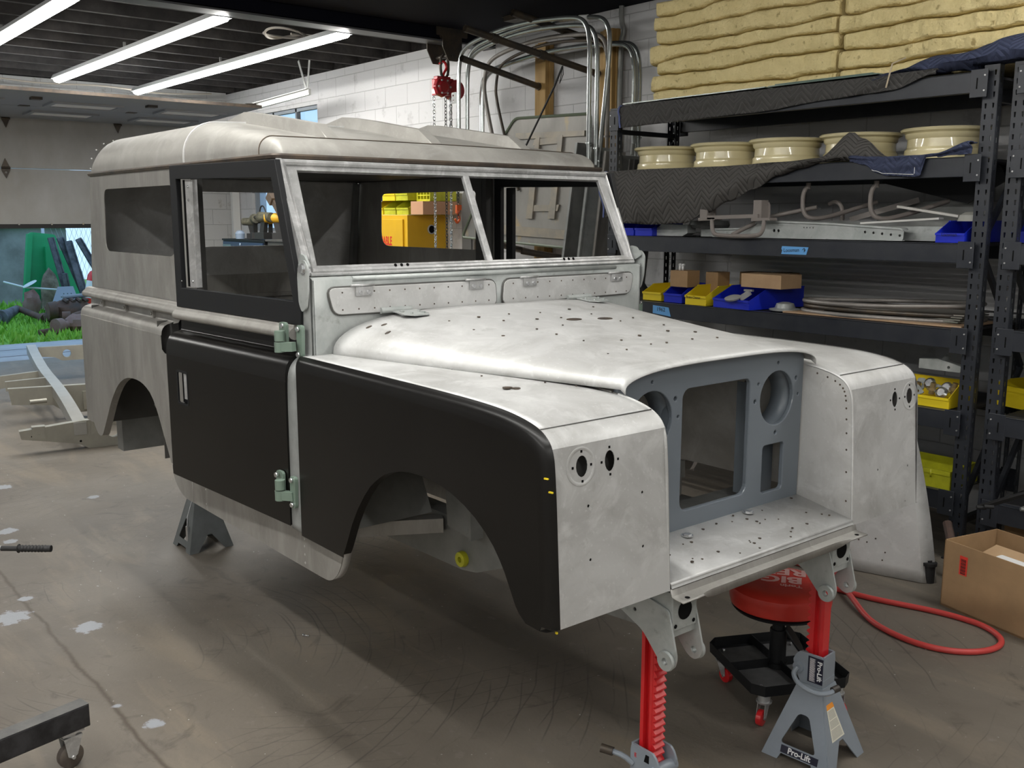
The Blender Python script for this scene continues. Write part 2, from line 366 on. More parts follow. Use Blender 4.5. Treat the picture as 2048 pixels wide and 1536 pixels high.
def block_mat(name, axis, col=(.60,.60,.61), col2=(.52,.52,.53), zoff=0.0):
    m = bpy.data.materials.new(name); m.use_nodes = True; nt = m.node_tree; N = nt.nodes; L = nt.links; p = N['Principled BSDF']; p.inputs['Roughness'].default_value = .6
    g = N.new('ShaderNodeNewGeometry'); s = N.new('ShaderNodeSeparateXYZ'); c = N.new('ShaderNodeCombineXYZ'); L.new(g.outputs['Position'], s.inputs[0])
    L.new(s.outputs[axis], c.inputs[0]); L.new(s.outputs[2], c.inputs[1])
    b = N.new('ShaderNodeTexBrick'); b.inputs['Scale'].default_value = 1; b.inputs['Brick Width'].default_value = .406; b.inputs['Row Height'].default_value = .203
    b.inputs['Mortar Size'].default_value = .0045; b.inputs['Mortar Smooth'].default_value = .6; b.inputs['Color1'].default_value = (*col, 1); b.inputs['Color2'].default_value = (*[x*.97 for x in col], 1); b.inputs['Mortar'].default_value = (*[x*.72 for x in col], 1)
    mp = N.new('ShaderNodeMapping'); mp.inputs['Location'].default_value = (0, zoff, 0); L.new(c.outputs[0], mp.inputs[0]); L.new(mp.outputs[0], b.inputs[0])
    n = N.new('ShaderNodeTexNoise'); n.inputs['Scale'].default_value = 5; n.inputs['Detail'].default_value = 8; n.inputs['Roughness'].default_value = .7; L.new(g.outputs['Position'], n.inputs[0])
    r = N.new('ShaderNodeValToRGB'); r.color_ramp.elements[0].position = .58; r.color_ramp.elements[1].position = .72; L.new(n.outputs[0], r.inputs[0])
    x = N.new('ShaderNodeMix'); x.data_type = 'RGBA'; x.inputs[7].default_value = (*[q*.8 for q in col2], 1); L.new(r.outputs[0], x.inputs[0]); L.new(b.outputs[0], x.inputs[6]); L.new(x.outputs[2], p.inputs['Base Color'])
    n3 = N.new('ShaderNodeTexNoise'); n3.inputs['Scale'].default_value = 60; n3.inputs['Detail'].default_value = 3; L.new(g.outputs['Position'], n3.inputs[0])
    ad = N.new('ShaderNodeMath'); ad.operation = 'MULTIPLY_ADD'; ad.inputs[1].default_value = -1.0; L.new(b.outputs['Fac'], ad.inputs[0])
    sc = N.new('ShaderNodeMath'); sc.operation = 'MULTIPLY'; sc.inputs[1].default_value = .5; L.new(n3.outputs[0], sc.inputs[0]); L.new(sc.outputs[0], ad.inputs[2])
    bp = N.new('ShaderNodeBump'); bp.inputs['Strength'].default_value = .6; bp.inputs['Distance'].default_value = .006; L.new(ad.outputs[0], bp.inputs['Height']); L.new(bp.outputs[0], p.inputs['Normal'])
    return m
FLOOR = floor_mat(); WALLX = block_mat('painted_block_wall', 0); WALLY = block_mat('painted_block_wall_end', 1, (.56,.56,.55), (.40,.37,.33))
CEIL = mat('dark_ceiling_boards', (.008,.007,.007), .95, 0, var=(.030,.027,.026), scale=7, vamt=.5, bump=1.0, bscale=18, spec=.1, dist=1)  # near-black boards with random paler mottling
JOIST = mat('dark_joist', (.014,.013,.013), .8, 0, var=(.05,.045,.043), scale=5, vamt=.7, bump=.4, bscale=25)
NAVYB = mat('navy_steel_beam', (.004,.0045,.010), .85, 0, spec=.15)
BEAMG = mat('grey_flange', (.10,.105,.115), .5, .2)
GDOOR = mat('grey_garage_door', (.46,.465,.46), .6, 0, var=(.36,.352,.325), scale=2.2, vamt=.7, stretch=(1,1,.6), var2=(.42,.42,.42), scale2=7)
GDOORH = mat('blue_grey_door_sections', (.33,.35,.375), .6, 0)
GLASSW = mat('white_door_pane', (.95,.95,.92), .5, 0)  # opaque white stands in for the bright light in the door glass
DAYGL = mat('window_glass', (.85,.92,1.0), .03, 0, trans=1.0)
CONCO = mat('outdoor_concrete', (.36,.40,.46), .8, 0, var=(.28,.31,.36), scale=2.5, vamt=.6)
GRASS = mat('grass_ground', (.12,.30,.04), .9, 0, var=(.20,.42,.07), scale=9, vamt=.6, bump=.8, bscale=40)
BLADE = mat('grass_blades', (.16,.42,.05), .7, 0, var=(.30,.58,.10), scale=9, vamt=.6)
# ------------------------------------------------------------------ room shell
YW = 3.32; XB = -9.0; ZC = 3.52; XF_ = 8.5; YL = -6.5
def wall(name, M, outer, holes, m, t=.2):
    o = MB().plate(outer, holes, t, M).obj(name, m); o['kind'] = 'structure'; return o
fl = MB().box(((XB-.1+XF_)/2, (YW+YL)/2, -.1), (XF_-XB+.1, YW-YL+.4, .2)).obj('floor', FLOOR); fl['kind'] = 'structure'
WX0, WX1, WZ0, WZ1 = -8.35, -6.53, 1.55, 3.0
wall('wall_right', XZ(YW+.1), [(XB-.2,0),(XF_,0),(XF_,ZC+.3),(XB-.2,ZC+.3)], [[(WX0,WZ0),(WX1,WZ0),(WX1,WZ1),(WX0,WZ1)]], WALLX)
DY0, DY1, DZ = -2.6, 2.62, 2.95
wall('wall_back', YZ(XB-.1), [(YL,0),(DY0,0),(DY0,DZ),(DY1,DZ),(DY1,0),(YW+.2,0),(YW+.2,ZC+.3),(YL,ZC+.3)], [], WALLY)
wall('wall_left', XZ(YL-.1), [(XB-.2,0),(XF_,0),(XF_,ZC+.3),(XB-.2,ZC+.3)], [], WALLX)
wall('wall_front', YZ(XF_+.1), [(YL,0),(YW+.2,0),(YW+.2,ZC+.3),(YL,ZC+.3)], [], WALLY)
o = MB().box(((XB+XF_)/2, (YW+YL)/2, ZC+.06), (XF_-XB, YW-YL, .12)).obj('ceiling', CEIL); o['kind'] = 'structure'
k = 1
x = XB+.25
while x < 7.9:
    b = MB().box((x, (YW+YL)/2, ZC-.09), (.045, YW-YL-.02, .18)); b.box((x, (YW+YL)/2, ZC-.185), (.05, YW-YL-.02, .012))
    o = b.obj('trim_%d' % k, JOIST); o['kind'] = 'structure'; k += 1
    x += .52 if x < -3.4 else .6
# steel I-beam carrying the hoist
b = MB(); BX = -3.33
b.box((BX, (YW+YL)/2, 3.205), (.17, YW-YL-.01, .014)); b.box((BX, (YW+YL)/2, 3.36), (.012, YW-YL-.01, .30))
b.mi = 1; b.box((BX+.05, (YW+YL)/2, 3.37), (.07, YW-YL-.01, .30))
b.obj('trim_%d' % k, [BEAMG, NAVYB])['kind'] = 'structure'; k += 1
b = MB(); b.box((-1.1, (YW+YL)/2, 3.315), (4.2, YW-YL-.01, .02)); b.obj('trim_%d' % k, NAVYB)['kind'] = 'structure'; k += 1
b = MB(); b.box(((XB+BX)/2, YW-.006, 3.43), (BX-XB, .012, .20)); b.box((XB+.006, (YW+YL)/2, 3.43), (.012, YW-YL, .17)); b.obj('trim_%d' % k, CEIL)['kind'] = 'structure'; k += 1  # dark strips added so wall tops between joists do not show white
# window in the right wall
b = MB()
for xx in (WX0+.03, -7.72, -7.12, WX1-.03): b.box((xx, YW+.06, (WZ0+WZ1)/2), (.04, .05, WZ1-WZ0))
for zz in (WZ0+.02, 2.28, WZ1-.02): b.box(((WX0+WX1)/2, YW+.06, zz), (WX1-WX0, .05, .04))
wdw = b.obj('window_1', mat('window_frame_paint', (.30,.34,.38), .5)); wdw['kind'] = 'structure'
MB().box(((WX0+WX1)/2, YW+.09, (WZ0+WZ1)/2), (WX1-WX0, .006, WZ1-WZ0)).obj('window_glass', DAYGL, wdw)
# overhead garage door, half raised
gd = empty('door_1', (XB+.08, 0, 1.63)); gd['kind'] = 'structure'
def gl(x, y, z): return (x-(XB+.08), y, z-1.63)
for z0, z1 in ((1.63, 2.28), (2.285, 2.86)):
    b = MB(); b.box(gl(XB+.1, (DY0+DY1)/2, (z0+z1)/2), (.045, DY1-DY0+.1, z1-z0)); b.obj('door_section', GDOOR, gd, bevel=.004)
b = MB(); b.box(gl(XB+.1, (DY0+DY1)/2, 1.615), (.06, DY1-DY0+.1, .05)); s_ = b.obj('bottom_seal', RUBBER, gd)
b = MB()
for y in (.62, .98, 1.34): b.cyl(gl(XB+.125, y, 1.64), gl(XB+.145, y, 1.64), .012, n=10)
b.obj('seal_bolts', CHROME, s_)
HZ = [(XB+.12, 2.872), (-7.75, 2.90), (-6.62, 2.93)]
for i in range(2):
    (xa, za), (xb, zb) = HZ[i], HZ[i+1]
    L = math.hypot(xb-xa, zb-za); a = math.atan2(zb-za, xb-xa)
    Mh = T(*gl((xa+xb)/2, 0, (za+zb)/2)) @ Ry(-a)
    # seen from below: x along run, y across
    wins = [(y0, y0+.80) for y0 in (-1.6, -.47, .70, 1.86)]
    sec = empty('door_section_upper', (0,0,0)); sec.parent = gd; sec.matrix_local = Mh
    b = MB(); b.box((0, (DY0+DY1)/2, 0), (L-.01, DY1-DY0+.1, .03))
    if i == 1: MB().box((L/2, (DY0+DY1)/2, .002), (.012, DY1-DY0+.12, .032)).obj('edge_shade_strip', DRIP, sec)  # dark strip added to mute lamp light on the panel's front edge
    b.obj('door_panel', GDOORH, sec)
    for (y0, y1) in wins:
        for xo in ((-.22,) if i == 1 else (.06,)):
            f = MB().plate(rrect(y0-.05, -.20, y1-.12, .20, .02), [rrect(y0, -.15, y1-.17, .15, .015)], .02, T(xo, 0, -.025) @ Rz(PI/2) @ Matrix.Scale(-1, 4, (0,1,0))).obj('pane_frame', GDOORH, sec)
            MB().box((xo, (y0+y1-.17)/2, -.022), (.29, y1-y0-.17, .006)).obj('door_pane', GLASSW, sec)
for (y, z, up) in ((.57, 2.84, -1), (1.83, 2.84, -1), (.53, 2.285, 0), (-.7, 2.285, 0)):
    b = MB(); 
    if up: b.plate([(-.05,.04),(.05,.04),(.045,0),(0,-.10),(-.045,0)], [], .008, T(*gl(XB+.135, y, z)) @ YZ(0))
    else: b.plate([(0,.11),(.05,0),(.045,-.03),(0,-.12),(-.045,-.03),(-.05,0)], [circ(0,-.05,.015,8)], .008, T(*gl(XB+.135, y, z)) @ YZ(0))
    b.cyl(gl(XB+.15, y-.045, z), gl(XB+.15, y+.045, z), .012, n=8); b.obj('hinge', DARKP, gd)
for (x, y) in ((-7.72, .50), (-7.72, 1.62), (-7.02, .45), (-7.02, 1.60)):
    MB().box(gl(x, y, 2.895 if x < -7 else 2.93), (.10, .10, .03)).obj('strut_bracket', DARKP, gd)
# side track
b = MB(); b.bar(gl(XB+.2, 2.72, 2.90), gl(-5.72, 2.80, 3.02), .03, .06); b.bar(gl(XB+.2, 2.70, 2.93), gl(-5.72, 2.78, 3.05), .05, .006)
b.obj('track', mat('track_zinc', (.62,.62,.60), .4, .4), gd)
b = MB()
for a in ((-5.70, 2.80, 3.36), (-5.95, 2.80, 3.36)): b.bar(gl(-5.78, 2.80, 3.02), gl(*a), .035, .004, up=(0,1,0))
b.obj('hanger', GALVD, gd)
for x in (-6.9, -7.6): MB().cyl(gl(x, 2.62, 2.96), gl(x, 2.74, 2.97), .03, n=12).obj('roller', DARKP, gd)
# ceiling strip lamps
TUBE = mat('lamp_diffuser', (1.0, .985, .94), .4, emit=LAMP)
HOUS = mat('lamp_housing', (.55,.56,.56), .5)
lampgrp = 'ceiling strip lamps'
def lamp(x0, x1, y, label, z=3.20):
    r = empty('strip_lamp', ((x0+x1)/2, y, z), label=label, cat='lamp', group=None)
    L = x1-x0
    b = MB(); b.plate([(-.075,.0),(.075,.0),(.05,.045),(-.05,.045)], [], L, YZ(0)); b.obj('housing', HOUS, r)
    for s in (-1, 1):
        b = MB(); rows = []
        for xx in (-L/4+.004, L/4-.004): rows.append([(s*L/4+xx, .050*math.cos(a), -.036*math.sin(a)) for a in [PI*j/10 for j in range(11)]])
        b.grid(rows)
        for xx in rows: b.add(xx, [list(range(len(xx)))], None, False)
        b.obj('diffuser', TUBE, r)
    MB().bar((0,0,.04), (0,0,3.305-z), .02, .02, up=(1,0,0)).obj('hanger', GALVD, r)
    return r
lamp(-7.86, -3.47, .90, 'lit strip lamp in the middle of the three over the garage door')
lamp(-8.39, -3.47, 1.93, 'lit strip lamp nearest the block wall, beside the hoist beam')
lamp(-7.4, -3.55, -.165, 'lit strip lamp at the upper left corner, cut off by the picture edge')
for (x0, x1, y) in ((-.8, 3.4, -.85), (-7.4, -3.5, -2.6), (-.8, 3.4, -2.6), (-.8, 3.4, -5.0), (2.1, 6.1, 2.0), (4.2, 8.0, -2.0), (4.2, 8.0, -5.0)):  # unseen lamps; some match floor shadow edges, others added to brighten the racks
    r = lamp(x0, x1, y, None); tag(r, 'unseen lit strip lamp assumed above the workshop floor', 'lamp', 'unseen strip lamps behind and above the camera')
# ------------------------------------------------------------------ vehicle body
V = empty('vehicle_body', (0,0,0), label='bare aluminium off-road vehicle body with black door and front wing, raised on jack stands', cat='car body')
def part(b, name, m, parent=V, **k): return b.obj(name, m, parent, **k)
YO = .835
FP = smooth2([(.93,1.291),(1.45,1.288),(1.73,1.286),(1.93,1.281),(2.03,1.271),(2.105,1.254),(2.143,1.230),(2.158,1.200),(2.163,1.165),(2.169,1.09),(2.175,.98),(2.186,.783)], 2)
def inset(P, d):
    out = []
    for i, p in enumerate(P):
        a = Vector(P[max(i-1,0)]); b = Vector(P[min(i+1,len(P)-1)]); t = (b-a).normalized()
        n = Vector((t.y, -t.x)); out.append((p[0]+n.x*d, p[1]+n.y*d))
    return out
ARCH = [(1.205,.70),(1.221,.725),(1.281,.845),(1.364,.948),(1.421,.99),(1.476,1.02),(1.567,1.043),(1.664,1.046),(1.757,1.037),(1.865,1.0),(1.947,.946),(1.997,.888),(2.028,.834),(2.052,.792),(2.085,.770)]
ARCHS = smooth2(ARCH, 1)
def wing(s, name, skin, label):
    w = empty(name, (0,0,0), label=None); w.parent = V
    if label: w['label'] = label
    yi = .43
    # top and front skin in two panels split at the seam
    seam = min(range(len(FP)), key=lambda i: abs(FP[i][0]-2.112))
    for nm, P in (('wing_top', FP[:seam+1]), ('wing_front', FP[seam:])):
        if nm == 'wing_front':
            # flat-ish face with real openings for the lamps
            b = MB(); rows = [[(x, s*(yi+(.815-yi)*j/14), z) for j in range(15)] for x, z in P if z > 1.205]
            b.grid(rows)
            xt, zt = [q for q in P if q[1] > 1.205][-1]
            xb, zb = FP[-1]; a = math.atan2(xb-xt, zt-zb); H = math.hypot(xb-xt, zt-zb)
            Mf = T(xt, 0, zt) @ Ry(-a)
            Mf = Mf @ YZ(0)
            cs = cd = None
            la, lb = ((.724, 1.158), (.631, 1.157)) if s < 0 else ((.776, 1.153), (.684, 1.152))
            hol = [circ(s*la[0], la[1]-zt, .019, 16, .026), circ(s*lb[0], lb[1]-zt, .017, 16, .026)]
            for (yy, zz) in LHOLES[s]: hol.append(circ(s*yy, zz-zt, .004, 8))
            b.plate([(s*yi,0),(s*.815,0),(s*.815,-H),(s*yi,-H)] if s > 0 else [(s*.815,0),(s*yi,0),(s*yi,-H),(s*.815,-H)], hol, .002, Mf)
            o = part(b, nm, ALUW, w)
            r = MB(); r.lathe([(.048,.0),(.0475,.0018),(.044,.0028),(.040,.0015),(.036,.0004)], 28, Mf @ T(s*(la[0]+.003), la[1]-zt, 0)); 
            part(r, 'lamp_ring', ALUW, o)
            r = MB(); r.mi = 0
            for c, rr in ((la, .03), (lb, .028)):
                for an in (0, PI/2, PI, 1.5*PI): r.box((s*c[0]+rr*math.cos(an), c[1]-zt+rr*1.2*math.sin(an), .0012), (.006,.006,.001), Mf)
            part(r, 'screw_holes', HOLE, o)
        else:
            b = MB(); n = 12
            b.grid([[(x, s*(yi+(.815-yi)*j/n), z+(.0 if j else -.002)) for j in range(n+1)] for x, z in P])
            b.mi = 1
            if s < 0: b.dots([(1.45+random.uniform(-.35,.45), s*random.uniform(.48,.6), 1.2895) for _ in range(14)], .003)
            if s < 0: b.dots([(1.78,-.64,1.2875),(1.79,-.655,1.2875),(1.80,-.63,1.2875)], .012, 7)
            o = part(b, nm, [ALUW, DRIP], w, solid=.003)
    r = MB(); x, z = FP[seam]; r.tube([(x+.001, s*(yi+.004), z+.001), (x+.001, s*.812, z+.0002)], .0016, 6); part(r, 'panel_seam', DARKIN, w)
    # rolled outer skin with the wheel opening
    b = MB(); loops = []
    for dy, dz in ((.815,-.002),(.818,.001),(.8265,.008),(.832,.018),(.8345,.030),(YO,.045)):
        loops.append([(x, s*dy, z) for x, z in inset(FP, dz)])
    b.grid(loops)
    I = inset(FP, .045); zb = .768
    outl = I + [(2.135,.768)] + ARCHS[::-1] + [(1.205,.69),(.93,.69)]
    I2 = [p for p in I]; 
    b.plate(outl, [], .0016, XZ(s*(YO-.0008)))
    # closing strip at the front lower edge
    b.grid([[(p[0], s*yy, p[1]) for yy in (.815, .8265, YO)] for p in ((2.186,.783),(2.16,.772),(2.135,.768))])
    # lip turned in round the wheel opening
    b.grid([[(x, s*(YO-.001), z) for x, z in ARCHS], [(x, s*(YO-.028), z-.001) for x, z in ARCHS]])
    o = part(b, 'outer_skin', skin, w)
    # inner side panel: seen beside the radiator panel
    b = MB(); P = [p for p in FP if p[0] > 1.96]
    b.plate([(x, z-.001) for x, z in P]+[(1.965,.80),(1.965,P[0][1])], [], .003, XZ(s*yi))
    b.plate([(.95,1.28),(1.965,1.28),(1.965,.86),(1.5,.86),(1.30,.80),(.95,.80)], [], .003, XZ(s*(yi+.004)))
    b.mi = 1
    for i in range(4, len(FP)-1, 2):
        x, z = inset(FP, .02)[i]
        if x > 2.0: b.dots([(x-.004, s*(yi-.0022), z)], .0035, 8, nrm=(0,-s,0))
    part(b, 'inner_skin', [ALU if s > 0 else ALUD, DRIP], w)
    r = MB(); r.tube([(x-.004, s*(yi+.001), z-.002) for x, z in FP if x > 1.97], .0045, 8); part(r, 'edge_bead', ALUW, w)
    # wheel box closing the front
    b = MB(); b.plate([(s*.44,.80),(s*.81,.80),(s*.81,1.24),(s*.44,1.24)], [], .003, YZ(2.12)); part(b, 'lamp_box', DARKIN, w)
    return w
LHOLES = {-1: [(.708,1.059),(.521,1.059),(.708,.927),(.525,.921)], 1: [(.763,.919),(.577,.935),(.745,.80)]}
wn_ = wing(-1, 'front_wing', BLACK, 'front wing with black outer skin and bare aluminium top')
wing(1, 'front_wing', ALUW, 'bare aluminium front wing with two lamp holes on the shelving side')
b = MB()
for p in ((2.152,-.831,1.145),(2.166,-.829,1.115)): b.box(p, (.012,.004,.0035), rz=.2)
b.box((1.66,-.83,1.262), (.015,.006,.003)); b.box((2.182,-.822,.776), (.006,.004,.005))
part(b, 'paint_marks', YEL, wn_)
# hood
def hood_z(x, t):
    f = (x-.95)/(2.0-.95); H = .122*(1-f)**1.15+.048*f
    p = 4-.6*f; return 1.300 + H*max(0, 1-abs(t)**p)**.5
def hood_w(x): f = (x-.95)/1.05; return .708*(1-f)+.437*f
b = MB(); rows = []
ts = [math.sin(PI/2*k/18) for k in range(-18, 19)]
for i in range(25):
    x = .95+1.05*i/24; w_ = hood_w(x); row = []
    for t in ts:
        row.append((x, w_*t, hood_z(x, t)))
    rows.append([(x-.0, -w_, 1.288)]+row+[(x, w_, 1.288)])
b.grid(rows)
b.grid([[ (p[0], p[1], p[2]) for p in rows[-1]], [(p[0]+.018, p[1]*1.0, p[2]-.012) for p in rows[-1]]])
b.mi = 1
def hp(x, y): return (x, y, hood_z(x, y/hood_w(x))+.0015)
pts = []
for x, y in ((1.33,.02),(1.36,.14)): 
    n = 14; b.add([hp(x+.02*math.cos(2*PI*k/n), y+.032*math.sin(2*PI*k/n)) for k in range(n)], [list(range(n))], None, False)
for x0 in (1.15,1.27,1.42,1.55,1.67,1.82):
    for y in (-.36,-.25,-.12,.0,.15,.27):
        if random.random() < .8:
            xx = x0+random.uniform(-.04,.04); yy = y*hood_w(x0)/.6+random.uniform(-.03,.03); n = 7; r = random.choice((.003,.004,.006))
            b.add([hp(xx+r*math.cos(2*PI*k/n), yy+r*math.sin(2*PI*k/n)) for k in range(n)], [list(range(n))], None, False)
for x, y in ((1.0,-.6),(1.03,-.56),(1.10,-.59)): b.add([hp(x+.006*math.cos(k), y+.012*math.sin(k)) for k in range(7)], [list(range(7))], None, False)
hood = part(b, 'hood', [ALUW, DRIP], solid=.003)
for s in (-1, 1):
    M0 = T(1.0, s*.43, 1.4165) @ Ry(.085)
    b = MB(); b.plate([(-.045,-.05),(.03,-.05),(.055,-.02),(.055,.035),(.03,.05),(-.045,.05)] , [rrect(-.03,-.035,-.012,-.018,0)], .004, M0)
    b.cyl((.947,s*.43-.09,1.424),(.947,s*.43+.035,1.424),.011,n=12)
    for q in ((-.005,-.035),(.03,-.02),(.03,.03),(0,.03)): b.cyl(M0 @ Vector((q[0],q[1],0)), M0 @ Vector((q[0],q[1],.008)), .006, n=6)
    part(b, 'hood_hinge', GALV, hood)
# bulkhead (scuttle)
bk = empty('bulkhead'); bk.parent = V
b = MB(); b.grid([[(.935, y, z) for y in (-.765,-.4,0,.4,.765)] for z in (1.25,1.40,1.41,1.535)] )
b.grid([[(x, y, z) for y in (-.765,0,.765)] for x, z in ((.935,1.535),(.925,1.543),(.875,1.545),(.86,1.50),(.86,1.2))])
for s in (-1, 1):
    b.plate([(.86,.70),(.935,.70),(.935,1.535),(.92,1.543),(.86,1.543)], [], .004, XZ(s*.765))
part(b, 'scuttle_panel', GALV, bk)
b = MB(); b.tube([(.932,-.62,1.535),(.932,.62,1.535)], .009, 10); part(b, 'scuttle_tube', GALV, bk)
for s in (-1, 1):
    y0, y1 = (-.715,-.012) if s < 0 else (.015,.715)
    P = rpoly([(y0+.02,1.420),(y1-.0,1.416),(y1-.008,1.508),(y0-.003,1.508)] if s < 0 else [(y0,1.416),(y1-.015,1.425),(y1+.003,1.510),(y0+.008,1.508)], .028)
    f = MB().plate(P, [], .008, YZ(.941), bev=.002)
    f.mi = 1
    cy = (y0+y1)/2
    for k in range(11):
        yy = y0+.05+(y1-y0-.09)*k/10
        for zz in (1.435, 1.492): f.dots([(.9456, yy, zz)], .0032, 7, nrm=(1,0,0))
    fo = part(f, 'vent_flap', [ALUW, DRIP], bk)
    g = MB(); c = [(p[0]*1, p[1]) for p in P]; g.tube([(.938, p[0], p[1]) for p in P], .0055, 6, closed=True); part(g, 'flap_seal', DARKIN, fo)
    for yy in (y0+.13, y1-.10):
        g = MB(); g.box((.949, yy, 1.494), (.005,.062,.030)); g.cyl((.951,yy-.05,1.514),(.951,yy+.04,1.514),.004,n=8); ho = part(g, 'flap_hinge', STEEL, fo)
        g = MB()
        for d in (-.014,.016): g.cyl((.951,yy+d,1.490),(.957,yy+d,1.490),.008,.006,n=12)
        part(g, 'hinge_screws', CHROME, ho)
# bulkhead pillars (door posts) following the body side roll
SIDE = smooth2([(.775,1.545),(.772,1.30),(.775,1.285),(.80,1.275),(.825,1.245),(.832,1.20),(.833,1.0),(.833,.70)], 2)
for s in (-1, 1):
    b = MB(); b.grid([[(x, s*y, z) for y, z in SIDE] for x in (.862,.928)])
    b.grid([[(.862, s*y, z) for y, z in SIDE], [(.862, s*(y-.05), z) for y, z in SIDE]])
    part(b, 'door_post', GALVM, bk, solid=.003, offset=0)
# footwell panels seen through the wheel opening
for s in (-1, 1):
    b = MB(); b.grid([[(1.02, s*.80, 1.24),(1.02, s*.44, 1.24)],[(1.0, s*.80, .98),(1.0, s*.44,.98)],[(1.12, s*.80,.74),(1.12,s*.44,.74)]], smooth=False)
    b.bar((1.03,s*.62,1.22),(1.02,s*.62,.98),.012,.01,up=(1,0,0)); part(b, 'footwell', GALVD, bk, solid=.003, offset=0)
# windscreen frame
ws = empty('windscreen_frame'); ws.parent = V
A = Vector((.893,0,1.545)); B = Vector((.712,0,1.926)); 
d = (B-A).normalized(); Lw = (B-A).length
Mw = Matrix(((0, d.x, d.z, A.x), (1, 0, 0, 0), (0, d.z, -d.x, A.z), (0,0,0,1)))
outr = [(-.762,0),(.762,0),(.768,Lw),(-.768,Lw)]
hl = [(-.722,.035),(-.012,.035),(-.012,Lw-.042),(-.706,Lw-.042)]; hr = [(.016,.035),(.722,.035),(.706,Lw-.042),(.016,Lw-.042)]
b = MB().plate(outr, [hl, hr], .018, Mw, bev=.003)
fr = part(b, 'frame', STEEL, ws)
b = MB()
for P in (outr,):
    q = [(-.748,.014),(.748,.014),(.752,Lw-.016),(-.752,Lw-.016)]
    b.tube([Mw @ Vector((x, y, .012)) for x, y in q], .011, 8, closed=True)
b.tube([Mw @ Vector((x, .001, .014)) for x in (-.757,.757)], .007, 8)
for s in (-1, 1): b.bar(Mw @ Vector((s*.758,0,-.012)), Mw @ Vector((s*.764,Lw,-.012)), .02, .045, up=(1,0,0))
part(b, 'frame_bead', STEEL, ws)
for y in (-.43,-.405,-.38,.36,.385,.41):
    b = MB(); b.cyl(Mw @ Vector((y,.021,.0225)), Mw @ Vector((y,.021,.0235)), .006, n=10); part(b, 'wiper_hole', HOLE, ws)
part(MB().box((.879,0,1.536),(.06,1.50,.012)), 'frame_seal', RUBBER, ws)
for s in (-1, 1):
    b = MB(); b.plate(rpoly([(.885,1.60),(.925,1.60),(.945,1.575),(.94,1.50),(.925,1.445),(.895,1.43),(.875,1.46),(.87,1.55)], .012), [], .006, XZ(s*.785))
    b.plate(rpoly([(.87,1.62),(.905,1.615),(.935,1.58),(.90,1.56),(.87,1.57)], .01), [], .008, XZ(s*.774)); ho = part(b, 'frame_hinge', GALV, ws)
    b = MB(); b.cyl((.912,s*.787,1.572),(.912,s*.800,1.572),.014,n=6); b.cyl((.912,s*.786,1.572),(.912,s*.790,1.572),.019,n=16); part(b, 'hinge_bolt', CHROME, ho)
# radiator panel
def arc_top(y): return 1.300+.046*max(0, 1-abs(y/.43)**3.2)**.5
out = [(-.424,.835),(.424,.835)]+[(.427,1.29)]+[(y, arc_top(y)) for y in [.424-.848*k/24 for k in range(25)]]+[(-.427,1.29)]
holes = [rrect(-.160,.892,.150,1.255,[.03,.03,.02,.03])]
for s in (-1, 1):
    holes += [circ(s*.290,1.178,.086,32), rrect(min(s*.228,s*.338),.876,max(s*.228,s*.338),1.030,.012)]
    holes += [circ(s*.290+.112*math.cos(a), 1.178+.112*math.sin(a), .005+.002*(k % 2), 8) for k, a in enumerate((PI/2, .5, 0.0, PI-.0, PI-.5, -PI/2))]
b = MB().plate(out, holes, .016, YZ(1.972), bev=.003)
rp = part(b, 'radiator_panel', GREYB)
for s in (-1, 1): part(MB().cyl((1.965,s*.290,1.178),(1.90,s*.290,1.178),.098,.08,n=32,cap=False), 'lamp_bowl', GREYB, rp, solid=.002)
for s in (-1, 1): part(MB().box((1.93,s*.20,1.05),(.07,.005,.36)), 'back_stiffener', GREYB, rp); part(MB().box((1.90,s*.30,.94),(.005,.18,.2)), 'lamp_backing', GREYB, rp)
# apron in front of the radiator panel
b = MB(); b.grid([[(1.962, y, .842) for y in (-.426,0,.426)],[(2.07,y,.8222) for y in (-.426,0,.426)],[(2.17,y,.8038) for y in (-.426,0,.426)],[(2.182,y,.8016) for y in (-.426,0,.426)],[(2.185,y,.801) for y in (-.426,0,.426)],[(2.189,y,.796) for y in (-.426,0,.426)]])
b.grid([[(2.185,y,.801) for y in (-.426,0,.426)],[(2.190,y,.787) for y in (-.425,0,.425)]], smooth=False)
b.mi = 1
def ap(x, y): return (x, y, .842-.041*(x-1.962)/.223+.0018)
for _ in range(34): b.dots([ap(random.uniform(1.99,2.17), random.uniform(-.4,.4))], random.choice((.0025,.0035,.005)), 7)
apr = part(b, 'front_apron', [ALUW, DRIP], solid=.003)
b = MB()
for x, y in ((2.02,-.17),(2.00,.14)): b.cyl(ap(x,y), (x,y,ap(x,y)[2]+.006), .013, n=6); b.cyl(ap(x,y),(x,y,ap(x,y)[2]+.0025),.018,n=16)
part(b, 'apron_bolts', CHROME, apr)
b = MB(); n = 30; rows = []
for k in range(n+1):
    y = -.43+.87*k/n; e = min(y+.43, .44-y); q = min(1, max(0, (e-.09)/.04)); q = q*q*(3-2*q)
    rows.append([(2.180,y,.786),(2.189,y,.784),(2.194,y,.768),(2.206,y,.765),(2.213+.012*(1-q),y,.764-.002*q),(2.213+.020*(1-q),y,.763-.024*q)])
b.grid(rows); b.mi = 1; b.dots([(2.216,-.395,.7655),(2.216,.405,.7655)], .007, 8); part(b, 'front_valance', [ALUD, HOLE], solid=.003)
